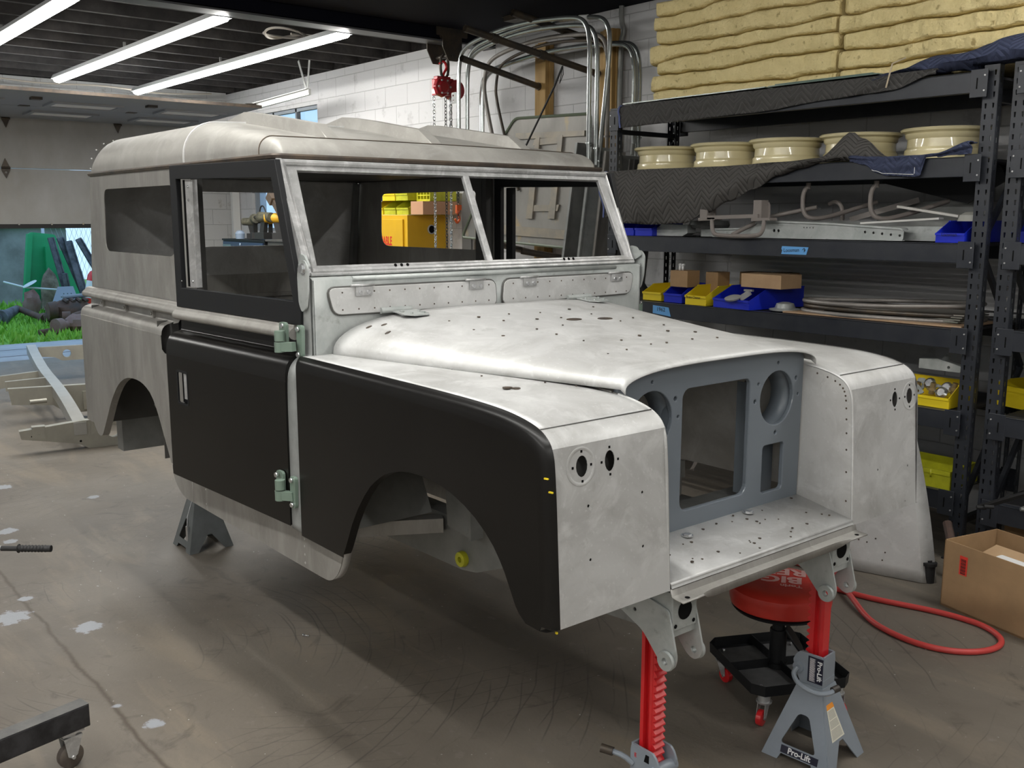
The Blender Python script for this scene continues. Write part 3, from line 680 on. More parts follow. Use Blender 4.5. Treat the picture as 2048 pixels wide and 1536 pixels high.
# sills
SP = [(-.345,.672)]+smooth2([(-.343,.655),(-.313,.597),(-.25,.562),(-.19,.552)], 2)+smooth2([(.98,.552),(1.045,.554),(1.09,.585),(1.118,.625),(1.136,.672)], 2)+[(1.137,.687)]
for s in (-1, 1):
    sp = empty('sill'); sp.parent = V
    part(MB().plate(SP, [], .003, XZ(s*.795)), 'sill_panel', ALUD, sp)
    b = MB(); b.grid([[(x, s*.795, z) for x, z in SP[1:]], [(x, s*.765, z) for x, z in SP[1:]]]); b.grid([[(x,s*.795,.687),(x,s*.765,.687)] for x in (-.345,1.137)])
    part(b, 'sill_return', ALU, sp, solid=.002)
    b = MB(); b.cyl((-.118,s*.797,.556),(-.122,s*.797,.68),.0015,n=6)
    for z in (.57,.60,.63,.655): b.cyl((.873,s*.7965,z),(.873,s*.7975,z),.0045,n=8)
    b.cyl((.02,s*.7965,.58),(.02,s*.7975,.58),.004,n=8); b.cyl((.02,s*.7965,.64),(.02,s*.7975,.64),.004,n=8)
    part(b, 'sill_rivets', ALU, sp)
# rear tub
tb = empty('rear_tub'); tb.parent = V
TP = [(-1.43,1.245),(-1.445,.70),(-1.335,.70),(-1.315,.676),(-1.275,.650),(-1.235,.647),(-1.200,.660),(-1.165,.70),(-1.114,.757),(-1.042,.843),(-.95,.925),(-.88,.968),(-.80,.998),(-.723,1.010),(-.62,1.012),(-.54,1.0),(-.46,.968),(-.392,.895),(-.331,.80),(-.265,.70),(-.075,.70)]
TPs = TP[:2]+smooth2(TP[2:20], 1)+TP[20:]
for s in (-1, 1):
    b = MB()
    o2 = list(TPs)+([(-.075,1.172),(-.27,1.172),(-.30,1.185),(-.305,1.245)] if s < 0 else [(-.075,1.245)])
    b.plate(o2, [], .0016, XZ(s*(YO-.008)))
    rs = [(s*y, z) for y, z in smooth2([(.828,1.245),(.824,1.27),(.808,1.288),(.782,1.295),(.775,1.298),(.772,1.305),(.772,1.345)], 1)]
    xe = -.295 if s < 0 else -.075
    b.grid([[(x, y, z) for y, z in rs] for x in (-1.43,xe)])
    if s < 0: b.plate([(-.30,1.29),(-.295,1.345),(-.06,1.345),(-.06,1.30),(-.12,1.315),(-.155,1.335),(-.19,1.335),(-.24,1.30)], [], .0016, XZ(s*.772))
    ar = TPs[2:-1]
    b.grid([[(x, s*(YO-.008), z) for x, z in ar], [(x, s*(YO-.04), z-.001) for x, z in ar]])
    b.grid([[(-1.43-.012*(1.245-z)/.5, yy, z) for yy in (s*.828, s*.80)] for z in (1.245,.70)])
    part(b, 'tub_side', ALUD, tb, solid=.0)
    cp = [(s*y, z) for y, z in smooth2([(.770,1.386),(.790,1.382),(.795,1.372),(.800,1.370),(.812,1.358),(.812,1.342),(.795,1.334),(.772,1.334)], 1)]
    b = MB(); b.grid([[(x, y, z) for y, z in cp] for x in (-1.44,-.05)]); b.add([(-1.44,y,z) for y, z in cp], [list(range(len(cp)))], None, False)
    part(b, 'waist_capping', ALUD, tb)
    for x in (-1.22,-.88,-.52): b = MB(); b.box((x, s*.779, 1.318), (.03,.012,.03)); b.cyl((x,s*.785,1.318),(x,s*.79,1.318),.006,n=8); part(b, 'capping_clip', ALUD, tb)
    b = MB(); b.plate([(-1.25,.86),(-.35,.86),(-.35,1.30),(-1.25,1.30)], [], .003, XZ(s*.50)); b.box((-.8,s*.66,1.08),(.86,.32,.003)); b.box((-.36,s*.66,1.0),(.003,.32,.6)); b.box((-1.3,s*.66,1.0),(.003,.3,.6))
    part(b, 'wheel_box', DARKIN, tb)
b = MB(); b.plate([(-.31,1.12),(-.07,1.12),(-.07,1.36),(-.31,1.36)], [], .003, XZ(-.745)); b.cyl((-.17,-.746,1.27),(-.17,-.752,1.27),.018,n=12)
part(b, 'latch_recess', BLACKM, tb)
b = MB(); b.box((-.75,0,.86),(1.35,1.0,.004)); b.box((-1.43,0,1.02),(.01,1.6,.36)); part(b, 'load_floor', ALU, tb)  # paler sheet metal chosen to bounce more light into the body
b = MB(); b.box((-.10,0,1.08),(.004,1.5,.42)); b.box((.3,0,.80),(1.2,1.5,.004)); part(b, 'seat_box', ALU, tb)  # paler metal here too, raising the bounced light inside
# hard top
ht = empty('hard_top'); ht.parent = V
for s in (-1, 1):
    b = MB(); Ms = XZ(s*.762)
    hole = rpoly([(-1.165,1.572),(-.285,1.572),(-.232,1.625),(-.236,1.865),(-1.135,1.865)], [.06,.05,.05,.045,.045]) if s < 0 else rpoly([(-1.10,1.572),(-.19,1.572),(-.135,1.61),(-.13,1.70),(-.16,1.76),(-.15,1.866),(-1.09,1.866)], [.08,.05,.04,.03,.03,.05,.045])
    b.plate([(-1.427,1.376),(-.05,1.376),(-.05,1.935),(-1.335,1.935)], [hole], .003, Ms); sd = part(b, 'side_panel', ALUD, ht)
    b = MB(); b.box((-.12,s*.735,1.66),(.05,.03,.54)); b.box((-.07,s*.735,1.66),(.03,.04,.54)); b.plate([(-.12,1.93),(-.12,1.80),(-.24,1.93)], [], .003, XZ(s*.74)); part(b, 'door_pillar', DARKIN, ht)
    b = MB(); b.box((-.72,s*.745,1.41),(1.3,.02,.04)); b.bar((-1.40,s*.735,1.39),(-1.33,s*.735,1.93),.03,.05); part(b, 'inner_rail', GALVD, ht)
b = MB(); a_ = Vector((-1.42,0,1.388)); c_ = Vector((-1.335,0,1.935)); dd = (c_-a_).normalized(); Lr = (c_-a_).length
Mr = Matrix(((0, dd.x, dd.z, a_.x), (1,0,0,0), (0, dd.z, -dd.x, a_.z), (0,0,0,1)))
b.plate([(-.76,0),(.76,0),(.75,Lr),(-.75,Lr)], [rrect(-.34,.19,.34,.485,.03)], .003, Mr); part(b, 'rear_panel', ALU, ht)  # lighter metal stands in for light missing on the inner rear face
b = MB(); b.plate([(-.42,.0),(.42,.0),(.42,.45),(-.42,.45)], [rrect(-.06,.10,.06,.20,.003)], .003, T(.02,0,0) @ Matrix.Translation((-1.435,0,0)) @ YZ(0) @ T(0,1.08,0)); b.box((-1.41,0,1.14),(.015,.115,.10)); part(b, 'rear_door', ALUD, ht)
b = MB()
for z in (1.10,1.20,1.30): b.box((-1.40,0,z),(.03,1.5,.02))
part(b, 'rear_ribs', ALUD, ht)
def roof_sec(x):
    if x > .52: zt = 2.006-.0*(x-.52); 
    zt = 2.112 if x < -.12 else 2.112-(x+.12)*(2.112-2.008)/(.60+.12)
    r = .14 if x < -.12 else .14-(x+.12)/(.72)*.092
    W = .757
    if x > .60:
        q = min(1, (x-.60)/.085); k = math.sqrt(max(0, 1-q*q)); zt = 1.945+(zt-1.945)*k; r = max(.012, r*k); W = .757-.03*(1-k)
    if x < -1.20:
        q = min(1, (-1.20-x)/.135); k = math.sqrt(max(0, 1-q**2.2)); zt = 1.945+(zt-1.945)*k; r = max(.012, r*k)
    r = min(r, (zt-1.942))
    P = [(-W, 1.942)]+[(-(W-r)-r*math.cos(PI/2*k/8), zt-r+r*math.sin(PI/2*k/8)) for k in range(9)]
    cr = .014*(1 if x < .1 else max(.15, 1-(x-.1)/.6))
    if x > .60 or x < -1.2: cr *= k
    top = [(y, zt+cr*(1-(y/(W-r))**2)) for y in [-(W-r)*(1-j/8) for j in range(1, 9)]]
    H = P+top
    return H+[(-y, z) for y, z in H[::-1][1:]]
xs = [.6849,.684,.681,.675,.665,.652,.636,.62,.60,.57,.52,.4,.25,.1,0,-.12,-.3,-.6,-.9,-1.15,-1.20,-1.24,-1.27,-1.295,-1.31,-1.322,-1.330,-1.3349]
b = MB(); b.grid([[(x, y, z) for y, z in roof_sec(x)] for x in xs]); rf = part(b, 'roof', ALUR, ht)
def roof_z(x, y):
    S_ = roof_sec(x)
    for (a, za), (c, zc) in zip(S_, S_[1:]):
        if a <= y <= c and c > a: return za+(zc-za)*(y-a)/(c-a)
    return S_[0][1]
b = MB()
for x in (.56,):
    P = [(x+.001, y*1.001, z+.0015) for y, z in roof_sec(x)]; b.tube(P, .0022, 6)
part(b, 'roof_seam', DRIP, rf)
b = MB(); P = [(-.12, y*1.002, z+.001) for y, z in roof_sec(-.12)]; b.tube(P, .0045, 6); part(b, 'roof_joint', ALUW, rf)
for yc in (-.46, 0, .46):
    rows = []
    for k in range(15):
        x = .56-.70*k/14; h = .046*min(1, (k+.02)/2.0); z = roof_z(x, yc)
        rows.append([(x, yc-.030, z-.004),(x, yc-.026, z+h),(x, yc+.022, z+h),(x, yc+.035, z-.004)])
    for x in (-.4,-.9,-1.15): z = roof_z(x, yc); rows.append([(x, yc-.035, z-.004),(x, yc-.022, z+.012),(x, yc+.022, z+.012),(x, yc+.035, z-.004)])
    part(MB().grid(rows, smooth=False), 'roof_rib', ALUR, rf)
b = MB(); g = [(.70,-.768),(.70,.768),(-1.345,.768),(-1.345,-.768)]
gp = rpoly(g, .03)
rows = [[(x*s1, y*s1, z) for x, y in gp] for s1, z in ((.985,1.945),(1.004,1.948),(1.010,1.942),(1.006,1.932),(.985,1.930))]
b.grid([[(.0+(x), y, z) for x, y, z in r] for r in rows], closed=True); part(b, 'drip_rail', DRIP, rf)
b = MB()
for k in range(5): a = PI/2*k/4*.9; b.dots([(-1.335-.002, -.757+.14-.14*math.cos(a), 1.97+.14*math.sin(a))], .004, 6, nrm=(-1,0,0))
part(b, 'roof_rivets', ALUW, rf)
part(MB().box((-.3,0,1.938),(2.0,1.44,.004)), 'roof_lining', DARKIN, ht)
# doors: local frame x from hinge rearwards negative
def door(s, ang, skin, label):
    dr = empty('door', (.868, s*.826, 0), rz=0); dr.parent = V; dr['label'] = label
    dr.rotation_euler = (0, 0, s*-ang)
    ox, oy = .868, .826
    def L(x, y, z): return (x-ox, s*(y-oy), z)
    sec = smooth2([(.840,.712),(.840,1.20),(.838,1.235),(.828,1.265),(.808,1.284),(.783,1.289),(.774,1.292),(.771,1.30),(.771,1.345)], 1)
    MX = lambda y: XZ(s*(y-oy)) @ T(-ox, 0, 0)
    b = MB(); xr, xf = -.052, .860
    b.plate([(xr,.712),(xf,.708),(xf,1.20),(xr,1.20)], [rrect(.035,1.015,.125,1.145,.012)] if s < 0 else [], .0016, MX(.8392))
    b.grid([[L(x, y, z) for y, z in [(.840,1.20)]+[q for q in sec if q[1] > 1.201]] for x in (xr, xf)])
    b.grid([[L(x, y, z) for y, z in sec] , [L(x, y-.03, z) for y, z in sec]]) if False else None
    for x in (xr, xf): b.grid([[L(x, y, z) for y, z in sec], [L(x, y-.03, z) for y, z in sec]])
    b.grid([[L(x, .839, .71), L(x, .805, .71)] for x in (xr, xf)])
    lo = part(b, 'lower_door', skin, dr)
    if s < 0:
        g = MB(); g.plate(rrect(.032,1.012,.128,1.148,.012), [rrect(.040,1.020,.120,1.140,.008)], .006, MX(.838)); g.box(L(.08,.815,1.08),(.10,.004,.13)); part(g, 'latch_cutout', BLACKM, lo)
        g = MB(); g.box(L(.088,.829,1.085),(.028,.004,.10)); part(g, 'latch_plate', STEEL, lo)
    b = MB(); cp = [(.772,1.334),(.79,1.334),(.806,1.343),(.808,1.358),(.797,1.371),(.790,1.373),(.788,1.384),(.772,1.386)]
    b.grid([[L(x, y, z) for y, z in smooth2(cp, 1)] for x in (xr, xf-.02)])
    for x in (xr, xf-.02): q = smooth2(cp, 1); b.add([L(x, y, z) for y, z in q], [list(range(len(q)))], None, False)
    part(b, 'waist_capping', ALUD, dr)
    OUT = [(xr,1.386),(xf+.02,1.386),(.885,1.46),(.752,1.925),(xr,1.932)]
    IN = [(.0,1.463),(.838,1.463),(.725,1.866),(.0,1.880)]
    b = MB().plate(OUT, [IN], .022, MX(.775), bev=.002); fr = part(b, 'window_frame', BLACKM, dr)
    b = MB(); b.box(L(.075,.765,1.672),(.052,.012,.408)); b.box(L(.104,.760,1.672),(.008,.02,.408)); part(b, 'channel', STEEL if s < 0 else BLACKM, fr)
    if s < 0:
        b = MB(); b.box(L(.028,.757,1.672),(.045,.006,.41)); part(b, 'channel_backing', HOLE, fr)
        b = MB()
        for z in (1.49,1.85,1.80): b.cyl(L(.075,.771,z), L(.075,.775,z), .005, n=8)
        b.cyl(L(.012,.787,1.49),L(.012,.789,1.49),.003,n=8); part(b, 'channel_screws', CHROME, fr)
    for z in (1.335, .835):
        hg = MB(); up_ = z > 1
        hx = .868
        # body leaf, arm and knuckles
        if s < 0:
            hg.plate(rpoly([(.885,z-.055),(.915,z-.055),(.92,z+.055),(.885,z+.055)], .015), [], .012, MX(.845 if not up_ else .80))
            yk = .865 if not up_ else .845
            hg.cyl(L(.845,yk,z-.035), L(.845,yk,z-.002), .018, n=14); hg.cyl(L(.845,yk,z+.002), L(.845,yk,z+.035), .017, n=14)
            hg.bar(L(.845,yk,z-.018), L(.90,yk-.02,z-.014), .022, .030)
            hg.plate(rpoly([(.80,z-.02),(.845,z-.02),(.845,z+.06),(.80,z+.06)], .015), [], .010, MX(.848 if not up_ else .815))
        else: hg.cyl(L(.845,.86,z-.035), L(.845,.86,z+.035), .017, n=12)
        ho = part(hg, 'hinge', GREENG, dr, bevel=.002)
        g = MB(); yy = .85 if not up_ else .806
        for (x, dz, o_) in ((.90,.042,0),(.90,-.042,0),(.822,.048,.01),(.822,-.01,.01)): part(MB().cyl(L(x,yy+o_,z+dz), L(x,yy+.009+o_,z+dz), .0085, n=6), 'hinge_bolt', CHROME, ho)
    return dr
door(-1, .065, BLACK, 'black door standing slightly open behind the black wing')
door(1, 0, BLACKM, 'black door on the shelving side, seen through the windscreen')
# chassis under the body
ch = empty('chassis'); ch.parent = V
for s in (-1, 1):
    b = MB(); b.plate([(-1.3,.525),(.35,.525),(.60,.555),(1.25,.562),(1.33,.575),(1.42,.612),(1.52,.65),(1.72,.655),(1.93,.63),(2.05,.64),(2.05,.735),(.70,.735),(.45,.675),(-1.3,.675)], [], .075, XZ(s*.37))
    part(b, 'frame_rail', GALVD, ch)
    b = MB(); b.box((2.128,s*.37,.718),(.12,.095,.105)); b.mi = 1; b.cyl((2.1885,s*.37,.716),(2.190,s*.37,.716),.027,n=20)
    for dy in (-.036,.036):
        for dz in (-.04,.04): b.cyl((2.1885,s*.37+dy,.718+dz),(2.190,s*.37+dy,.718+dz),.006,n=8)
    part(b, 'frame_horn', [GALV, HOLE], ch, bevel=.004)
    b = MB()
    for dy in (-.052,.052):
        b.plate(rpoly([(1.85,.75),(2.10,.740),(2.178,.722),(2.189,.686),(2.212,.60),(2.204,.570),(2.182,.558),(2.158,.568),(2.09,.64),(1.97,.69)], [.01,.02,.01,.01,.02,.02,.02,.02,.02,.02]), [circ(2.182,.587,.010,12),circ(2.06,.69,.006,8)], .006, XZ(s*.37+dy))
    b.box((2.155,s*.37,.652),(.05,.10,.005)); b.box((2.18,s*.37,.655),(.004,.10,.02)); part(b, 'spring_hanger', GALV, ch)
    for dy in (-.062,.062): part(MB().lathe([(.010,-.006),(.026,-.006),(.028,0),(.026,.006),(.010,.006)], 20, T(2.182,s*.37+dy,.587) @ Rx(PI/2), closed=True), 'eye_boss', GALV, ch)
for c_, d_ in (((1.35,0,.66),(.10,.70,.12)), ((-1.35,0,.62),(.09,1.4,.17)), ((.2,0,.60),(.08,.7,.1)), ((-.6,0,.60),(.08,.7,.1))): part(MB().box(c_, d_), 'crossmember', GALVD, ch)
part(MB().bar((.93,-.78,.70),(1.14,-.41,.70),.06,.05), 'outrigger', ALUD, ch); b = MB(); b.plate([(.40,.72),(.80,.72),(.80,.62),(.40,.58)], [], .05, YZ(.95)); part(b, 'body_mount', ALUD, ch)
b = MB(); b.plate([(1.27,.74),(1.39,.725),(1.40,.98),(1.25,1.0)], [], .004, XZ(-.48)); b.box((1.395,-.46,.84),(.012,.05,.24)); b.bar((1.27,-.44,.96),(1.38,-.48,.74),.012,.02,up=(1,0,0)); part(b, 'damper_bracket', GALVD, ch)
b = MB(); b.lathe([(.010,-.012),(.025,-.012),(.028,0),(.025,.012),(.010,.012)], 20, T(1.26,-.415,.605) @ Rx(PI/2), closed=True); part(b, 'bush', YELD, ch)
b = MB(); b.box((-.82,-.46,.80),(.9,.02,.05)); b.box((-.75,-.52,.72),(1.0,.004,.12),R=Rx(.5)); part(b, 'rear_outrigger', GALVD, ch)
# grey bracket pieces behind the radiator panel
b = MB(); b.box((1.85,-.0,.83),(.12,.7,.02)); b.box((1.62,.05,.86),(.02,.14,.12)); b.box((1.7,.12,.88),(.01,.1,.12)); b.bar((1.5,-.1,.86),(1.6,.3,.87),.02,.06); part(b, 'radiator_mount', GALVD, ch)
# ------------------------------------------------------------------ jack stands
def jack_stand(name, x, y, rz, base, top, hz, colz, paint, label, full=True, flip=False):
    r = empty(name, (x, y, 0), rz, label=label, cat='jack stand')
    h = base; B2 = .118; T2 = .042
    b = MB()
    sl = math.atan2(B2-T2, h); Ls = math.hypot(B2-T2, h)
    FL = Rz(PI if flip else 0)
    for k in range(4):
        Mk = Rz(k*PI/2) @ T(0, -B2, 0) @ Rx(PI/2-sl)
        o = [(-B2,0),(-B2+.055,0),(-B2+.065,.022),(B2-.065,.022),(B2-.055,0),(B2,0),(T2,Ls),(-T2,Ls)] if k % 2 == 0 else [(-B2,0),(-B2+.045,0),(-.012,.085),(.012,.085),(B2-.045,0),(B2,0),(T2,Ls),(-T2,Ls)]
        hl = [rpoly([(-.062,.055),(.062,.055),(.018,.165),(-.018,.165)], .014)] if k % 2 == 0 else []
        b.plate(o, hl, .004, Mk)
    bs = b.obj('base', paint, r)
    if h > .2 and full:
        Mk = FL @ T(0, -B2, 0) @ Rx(PI/2-sl)
        g = MB(); g.plate([(-.055,.026),(.075,.026),(.075,.050),(-.055,.050)], [], .001, Mk @ T(0,0,.003)); lb = g.obj('logo_label', LBLACK, bs)
        MB().text('Pro-Lift', .026, .0008, Mk @ T(.010,.038,.0042), bold=.0006).obj('lettering', WHITE, lb)
        Mk = FL @ Rz(PI/2) @ T(0, -B2, 0) @ Rx(PI/2-sl)
        g = MB(); g.plate([(-.055,.095),(.025,.095),(-.006,.21),(-.045,.21)], [], .001, Mk @ T(0,0,.003)); lb = g.obj('warning_label', LWHITE, bs)
        g = MB(); g.plate([(-.0465,.195),(-.001,.195),(-.006,.211),(-.0445,.211)], [], .001, Mk @ T(0,0,.0036)); g.obj('warning_strip', LORANGE, lb)
        g = MB()
        for q in range(26):
            v = .101+.0035*q; x1 = .02-(v-.095)*.27
            if q in (9, 17): continue
            g.box((0,0,0), (0,0,0)) if False else g.plate([(-.050+(v-.095)*.08,v),(x1-random.uniform(0,.006),v),(x1-.002,v+.0014),(-.050+(v-.095)*.08,v+.0014)], [], .0006, Mk @ T(0,0,.0036))
        g.obj('fine_print', mat_grey, lb)
    # housing
    b = MB(); b.plate(rpoly([(-.040,hz-.10),(.040,hz-.10),(.060,hz-.06),(.066,hz-.035),(.055,hz-.012),(.042,hz),(-.036,hz),(-.040,hz-.02)], .006), [], .007, XZ(-.036)); b.plate(rpoly([(-.040,hz-.10),(.040,hz-.10),(.060,hz-.06),(.066,hz-.035),(.055,hz-.012),(.042,hz),(-.036,hz),(-.040,hz-.02)], .006), [], .007, XZ(.036))
    b.box((-.037,0,hz-.06),(.006,.072,.12)); b.box((0,0,hz-.11),(.082,.078,.06)); b.cyl((.045,-.047,hz-.055),(.045,.047,hz-.055),.018,n=18); b.cyl((.045,-.051,hz-.055),(.045,.051,hz-.055),.009,n=14)
    ho = b.obj('housing', paint, r, bevel=.002)
    MB().plate([(.012,hz-.035),(.030,hz-.035),(.030,hz-.012),(.018,hz-.012)], [], .001, XZ(-.0402)).obj('housing_slot', HOLE, ho)
    # ratchet column
    b = MB(); z0 = hz-.09
    b.box((-.018,0,(z0+colz)/2),(.012,.042,colz-z0)); b.box((0,0,(z0+colz)/2),(.03,.012,colz-z0)); b.box((.014,0,(z0+colz)/2),(.010,.042,colz-z0))
    z = z0; P = [(.018,z0)]
    while z < colz-.06: P += [(.034,z+.004),(.034,z+.008),(.022,z+.019)]; z += .0215
    P.append((.018,z)); b.plate(P, [], .040, XZ(0))
    b.plate(rpoly([(-.03,colz-.055),(.03,colz-.055),(.05,colz-.015),(.052,colz),(-.052,colz),(-.05,colz-.015)], .008), [], .030, XZ(0), bev=.002)
    b.obj('ratchet_column', REDP if full else paint, r)
    return r, ho
mat_grey = mat('grey_print', (.35,.34,.30), .6)
r, ho = jack_stand('jack_stand', 2.082, -.37, 0, .19, 0, .285, .664, GREYP, 'grey and red jack stand under the near frame horn, cut off by the bottom edge')
hb = MB(); hb.tube([(-.03,-.040,.225),(-.05,-.055,.245),(-.085,-.07,.250)], .008, 10, sm=1); hh = hb.obj('handle', GREYP, r); MB().cyl((-.08,-.068,.249),(-.112,-.084,.252),.0125,n=14).obj('grip', DARKP, hh)
MB().text('E', .018, .0008, XZ(-.0405) @ T(-.02,.255,0)).obj('cast_letter', REDP, ho)
r, ho = jack_stand('jack_stand', 2.125, .375, PI+.09, .25, 0, .355, .664, GREYP, 'grey and red jack stand with a cream warning label, beside the red stool', flip=True)
# housing sticker faces the lens side (local +y, -x after the half turn)
g = MB(); g.plate([(-.040,.262),(.012,.262),(.012,.349),(-.040,.349)], [], .001, Matrix(((-1,0,0,0),(0,0,1,.0405),(0,1,0,0),(0,0,0,1))) @ Matrix.Scale(-1,4,(1,0,0))); lb = g.obj('housing_label', LBLACK, ho)
Mt = Matrix(((-1,0,0,0),(0,0,1,.0412),(0,1,0,0),(0,0,0,1)))
MB().text('Pro-Lift', .022, .0008, Mt @ T(.028,.306,0) @ Rz(-PI/2), bold=.0005).obj('lettering', WHITE, lb)
g = MB()
for q in range(22): g.plate([(-.006,.266+.0036*q),(.014-random.uniform(0,.008),.266+.0036*q),(.014,.2676+.0036*q),(-.006,.2676+.0036*q)], [], .0006, Mt)
g.obj('fine_print', WHITE, lb)
hb = MB(); hb.tube([(.045,.050,.300),(.050,.068,.285),(.02,.085,.262),(-.04,.080,.248),(-.075,.06,.255),(-.082,.04,.262)], .008, 10, sm=2); hh = hb.obj('handle', GREYP, r); MB().cyl((-.078,.045,.262),(-.086,.022,.266),.011,n=14).obj('grip', DARKP, hh)
r, ho = jack_stand('jack_stand', -1.142, -.37, .0, .30, 0, .38, .525, DGREYP, 'small worn grey jack stand with chained pin under the rear of the body', full=False)
g = MB(); g.tube([(.02,-.055,.26),(.035,-.09,.18),(.05,-.10,.13)], .0025, 6); g.cyl((.05,-.10,.135),(.05,-.10,.06),.009,n=10); g.obj('chained_pin', CHROME, r)
copy_tree(r, (-1.142, .37, 0), label='small worn grey jack stand under the rear of the body on the shelving side')
# ------------------------------------------------------------------ roller stool
SX, SY, SA = 1.812, .608, -.46
st = empty('roller_stool', (SX, SY, 0), SA, label='round red rolling mechanic stool with black parts tray beneath the front apron', cat='stool')
b = MB(); tw, td, c = .203, .187, .035
O = [(-tw+c,-td),(tw-c,-td),(tw,-td+c),(tw,td-c),(tw-c,td),(-tw+c,td),(-tw,td-c),(-tw,-td+c)]
b.plate(O, [], .002, T(0,0,.112)); b.grid([[(x, y, .111) for x, y in O],[(x*1.01, y*1.01, .15) for x, y in O]], closed=True, smooth=False)
tr = b.obj('tray', BLACKM, st, solid=.002, offset=0)
b = MB(); b.box((-.0,0,.13),(.003,2*td-.004,.034)); b.box((tw/2,0,.13),(tw,.003,.034)); b.box((-tw/2,.0,.13),(tw,.003,.034)); b.obj('tray_divider', BLACKM, tr)
b = MB(); b.plate(rrect(-.18,-.165,.18,.165,.03), [], .001, T(0,0,.1138)); b.obj('tray_mat', mat('worn_tray_floor', (.17,.17,.175), .45, .2, var=(.10,.10,.10), scale=8), tr)
b = MB(); b.cyl((0,0,.11),(0,0,.26),.030,n=24); b.cyl((0,0,.10),(0,0,.135),.036,n=24); b.cyl((0,0,.25),(0,0,.36),.022,n=20); b.obj('gas_column', BLACKM, st)
b = MB(); b.plate(rpoly([(.0,-.02),(.05,-.028),(.10,-.02),(.10,.02),(.05,.028),(.0,.02)], .015), [], .008, T(.02,.02,.275) @ Rz(.8) @ Ry(.95) @ T(0,0,0), bev=.002); b.obj('height_lever', BLACKM, st)
prof = [(.0,.355),(.165,.355),(.176,.362),(.181,.385),(.179,.395),(.182,.405),(.178,.425),(.160,.438),(.12,.443),(.0,.444)]
b = MB(); b.lathe([(.0,.340),(.165,.342),(.173,.352),(.16,.357),(0,.357)], 48); b.obj('seat_pan', BLACKM, st)
b = MB(); b.lathe(prof, 56); se = b.obj('seat_cushion', mat('red_vinyl', (.56,.035,.022), .38, 0, var=(.46,.03,.02), scale=3, coat=.1, bump=.05, bscale=60), st)
PAL = mat('pale_print', (.62,.36,.34), .5)
A2 = 2.16-SA+PI/2
Mt = Rz(A2) @ T(.0,.0,.4443)
g = MB(); g.text('BIG', .088, .0008, Mt @ T(.0,-.015,0), bold=.003, sx=1.1); g.text('RED', .088, .0008, Mt @ T(.0,-.095,0), bold=.003, sx=1.1); g.text('Torin', .034, .0008, Mt @ T(-.035,.045,0), bold=.001); g.obj('seat_print', PAL, se)
CW = None
for k, (sx, sy) in enumerate(((-1,-1),(1,-1),(1,1),(-1,1))):
    ca = empty('caster', (sx*.165+.01, sy*.14, 0)); ca.parent = st
    a = (.3, -.9, .2, 1.0)[k]; Mc = Rz(a)
    b = MB(); b.cyl((0,0,.112),(0,0,.085),.022,n=16); b.cyl((0,0,.085),(0,0,.078),.028,.026,n=16)
    for s in (-1, 1): b.plate([(-.018,.08),(.022,.08),(.030,.03),(.018,.02),(.008,.03)], [], .002, Mc @ XZ(s*.014))
    b.obj('fork', STEEL, ca)
    b = MB(); b.lathe([(.0,-.011),(.020,-.011),(.0275,-.009),(.0285,0),(.0275,.009),(.020,.011),(.0,.011)], 24, Mc @ T(.020,0,.0287) @ Rx(PI/2)); wh = b.obj('wheel', REDP, ca)
    MB().cyl(Mc @ Vector((.020,-.017,.0287)), Mc @ Vector((.020,.017,.0287)), .005, n=10).obj('axle', CHROME, wh)
b = MB()
for sx in (-1,1):
    for sy in (-1,1): b.cyl((sx*.15,sy*.14,.114),(sx*.15,sy*.14,.127),.006,n=8)
b.obj('tray_bolts', CHROME, tr)
# ------------------------------------------------------------------ hose, box, leaning panel, floor bits
HP = [(1.05,1.55),(1.22,1.66),(1.44,1.68),(1.56,1.70),(1.68,1.74),(1.80,1.78),(1.92,1.80),(2.03,1.795),(2.13,1.73),(2.165,1.64),(2.14,1.53),(2.06,1.44),(1.94,1.40),(1.79,1.42),(1.66,1.48),(1.51,1.60),(1.36,1.73),(1.25,1.80),(1.1,1.84),(.9,1.80)]
b = MB(); b.tube([(x, y, .0125+(.022 if 14 < i < 17 else 0)) for i, (x, y) in enumerate(HP)], .0125, 12, sm=3)
tag(b.obj('air_hose', mat('red_rubber_hose', (.58,.06,.055), .45)), 'red rubber air hose looped on the floor beside the cardboard box', 'hose')
bxo = empty('cardboard_box', (1.775,1.905,0), math.atan2(-.10,.42), label='large open cardboard box with a red barcode sticker on the floor at the right edge', cat='box')
W_, D_, H_ = .62, .34, .31
b = MB(); b.box((W_/2,.0025,H_/2),(W_,.005,H_)); b.box((W_/2,D_,H_/2),(W_,.005,H_)); b.box((.0025,D_/2,H_/2),(.005,D_,H_)); b.box((W_,D_/2,H_/2),(.005,D_,H_)); b.box((W_/2,D_/2,.005),(W_,D_,.008)); b.obj('carton', CARD, bxo)
b = MB(); b.plate([(0,0),(W_-.1,0),(W_-.12,.2),(.05,.2)], [], .004, T(.06,.02,.20) @ Rx(.45)); fl_ = b.obj('flap', CARDL, bxo)
MB().plate(rpoly([(0,0),(.17,0),(.165,.035),(.02,.035)], .008), [], .001, T(.17,.10,.262) @ Rx(.45)).obj('packing_slip', WHITE, fl_)
g = MB(); g.plate([(.085,.175),(.125,.175),(.125,.262),(.085,.262)], [], .001, XZ(-.001)); lb = g.obj('barcode_sticker', mat('red_sticker', (.8,.06,.04), .5), bxo)
g = MB()
for q in range(14):
    g.box((.105,-.0022,.182+.005*q),(.026,.0006,.002 if q % 3 else .0035))
g.obj('bars', BLKINK, lb)
g = MB()
for q in range(9): g.box((.12+.045*q,.045,.262),(.012,.002,.028),rz=.2)
g.obj('tape_strands', mat('clear_tape', (.8,.78,.7), .2), bxo)
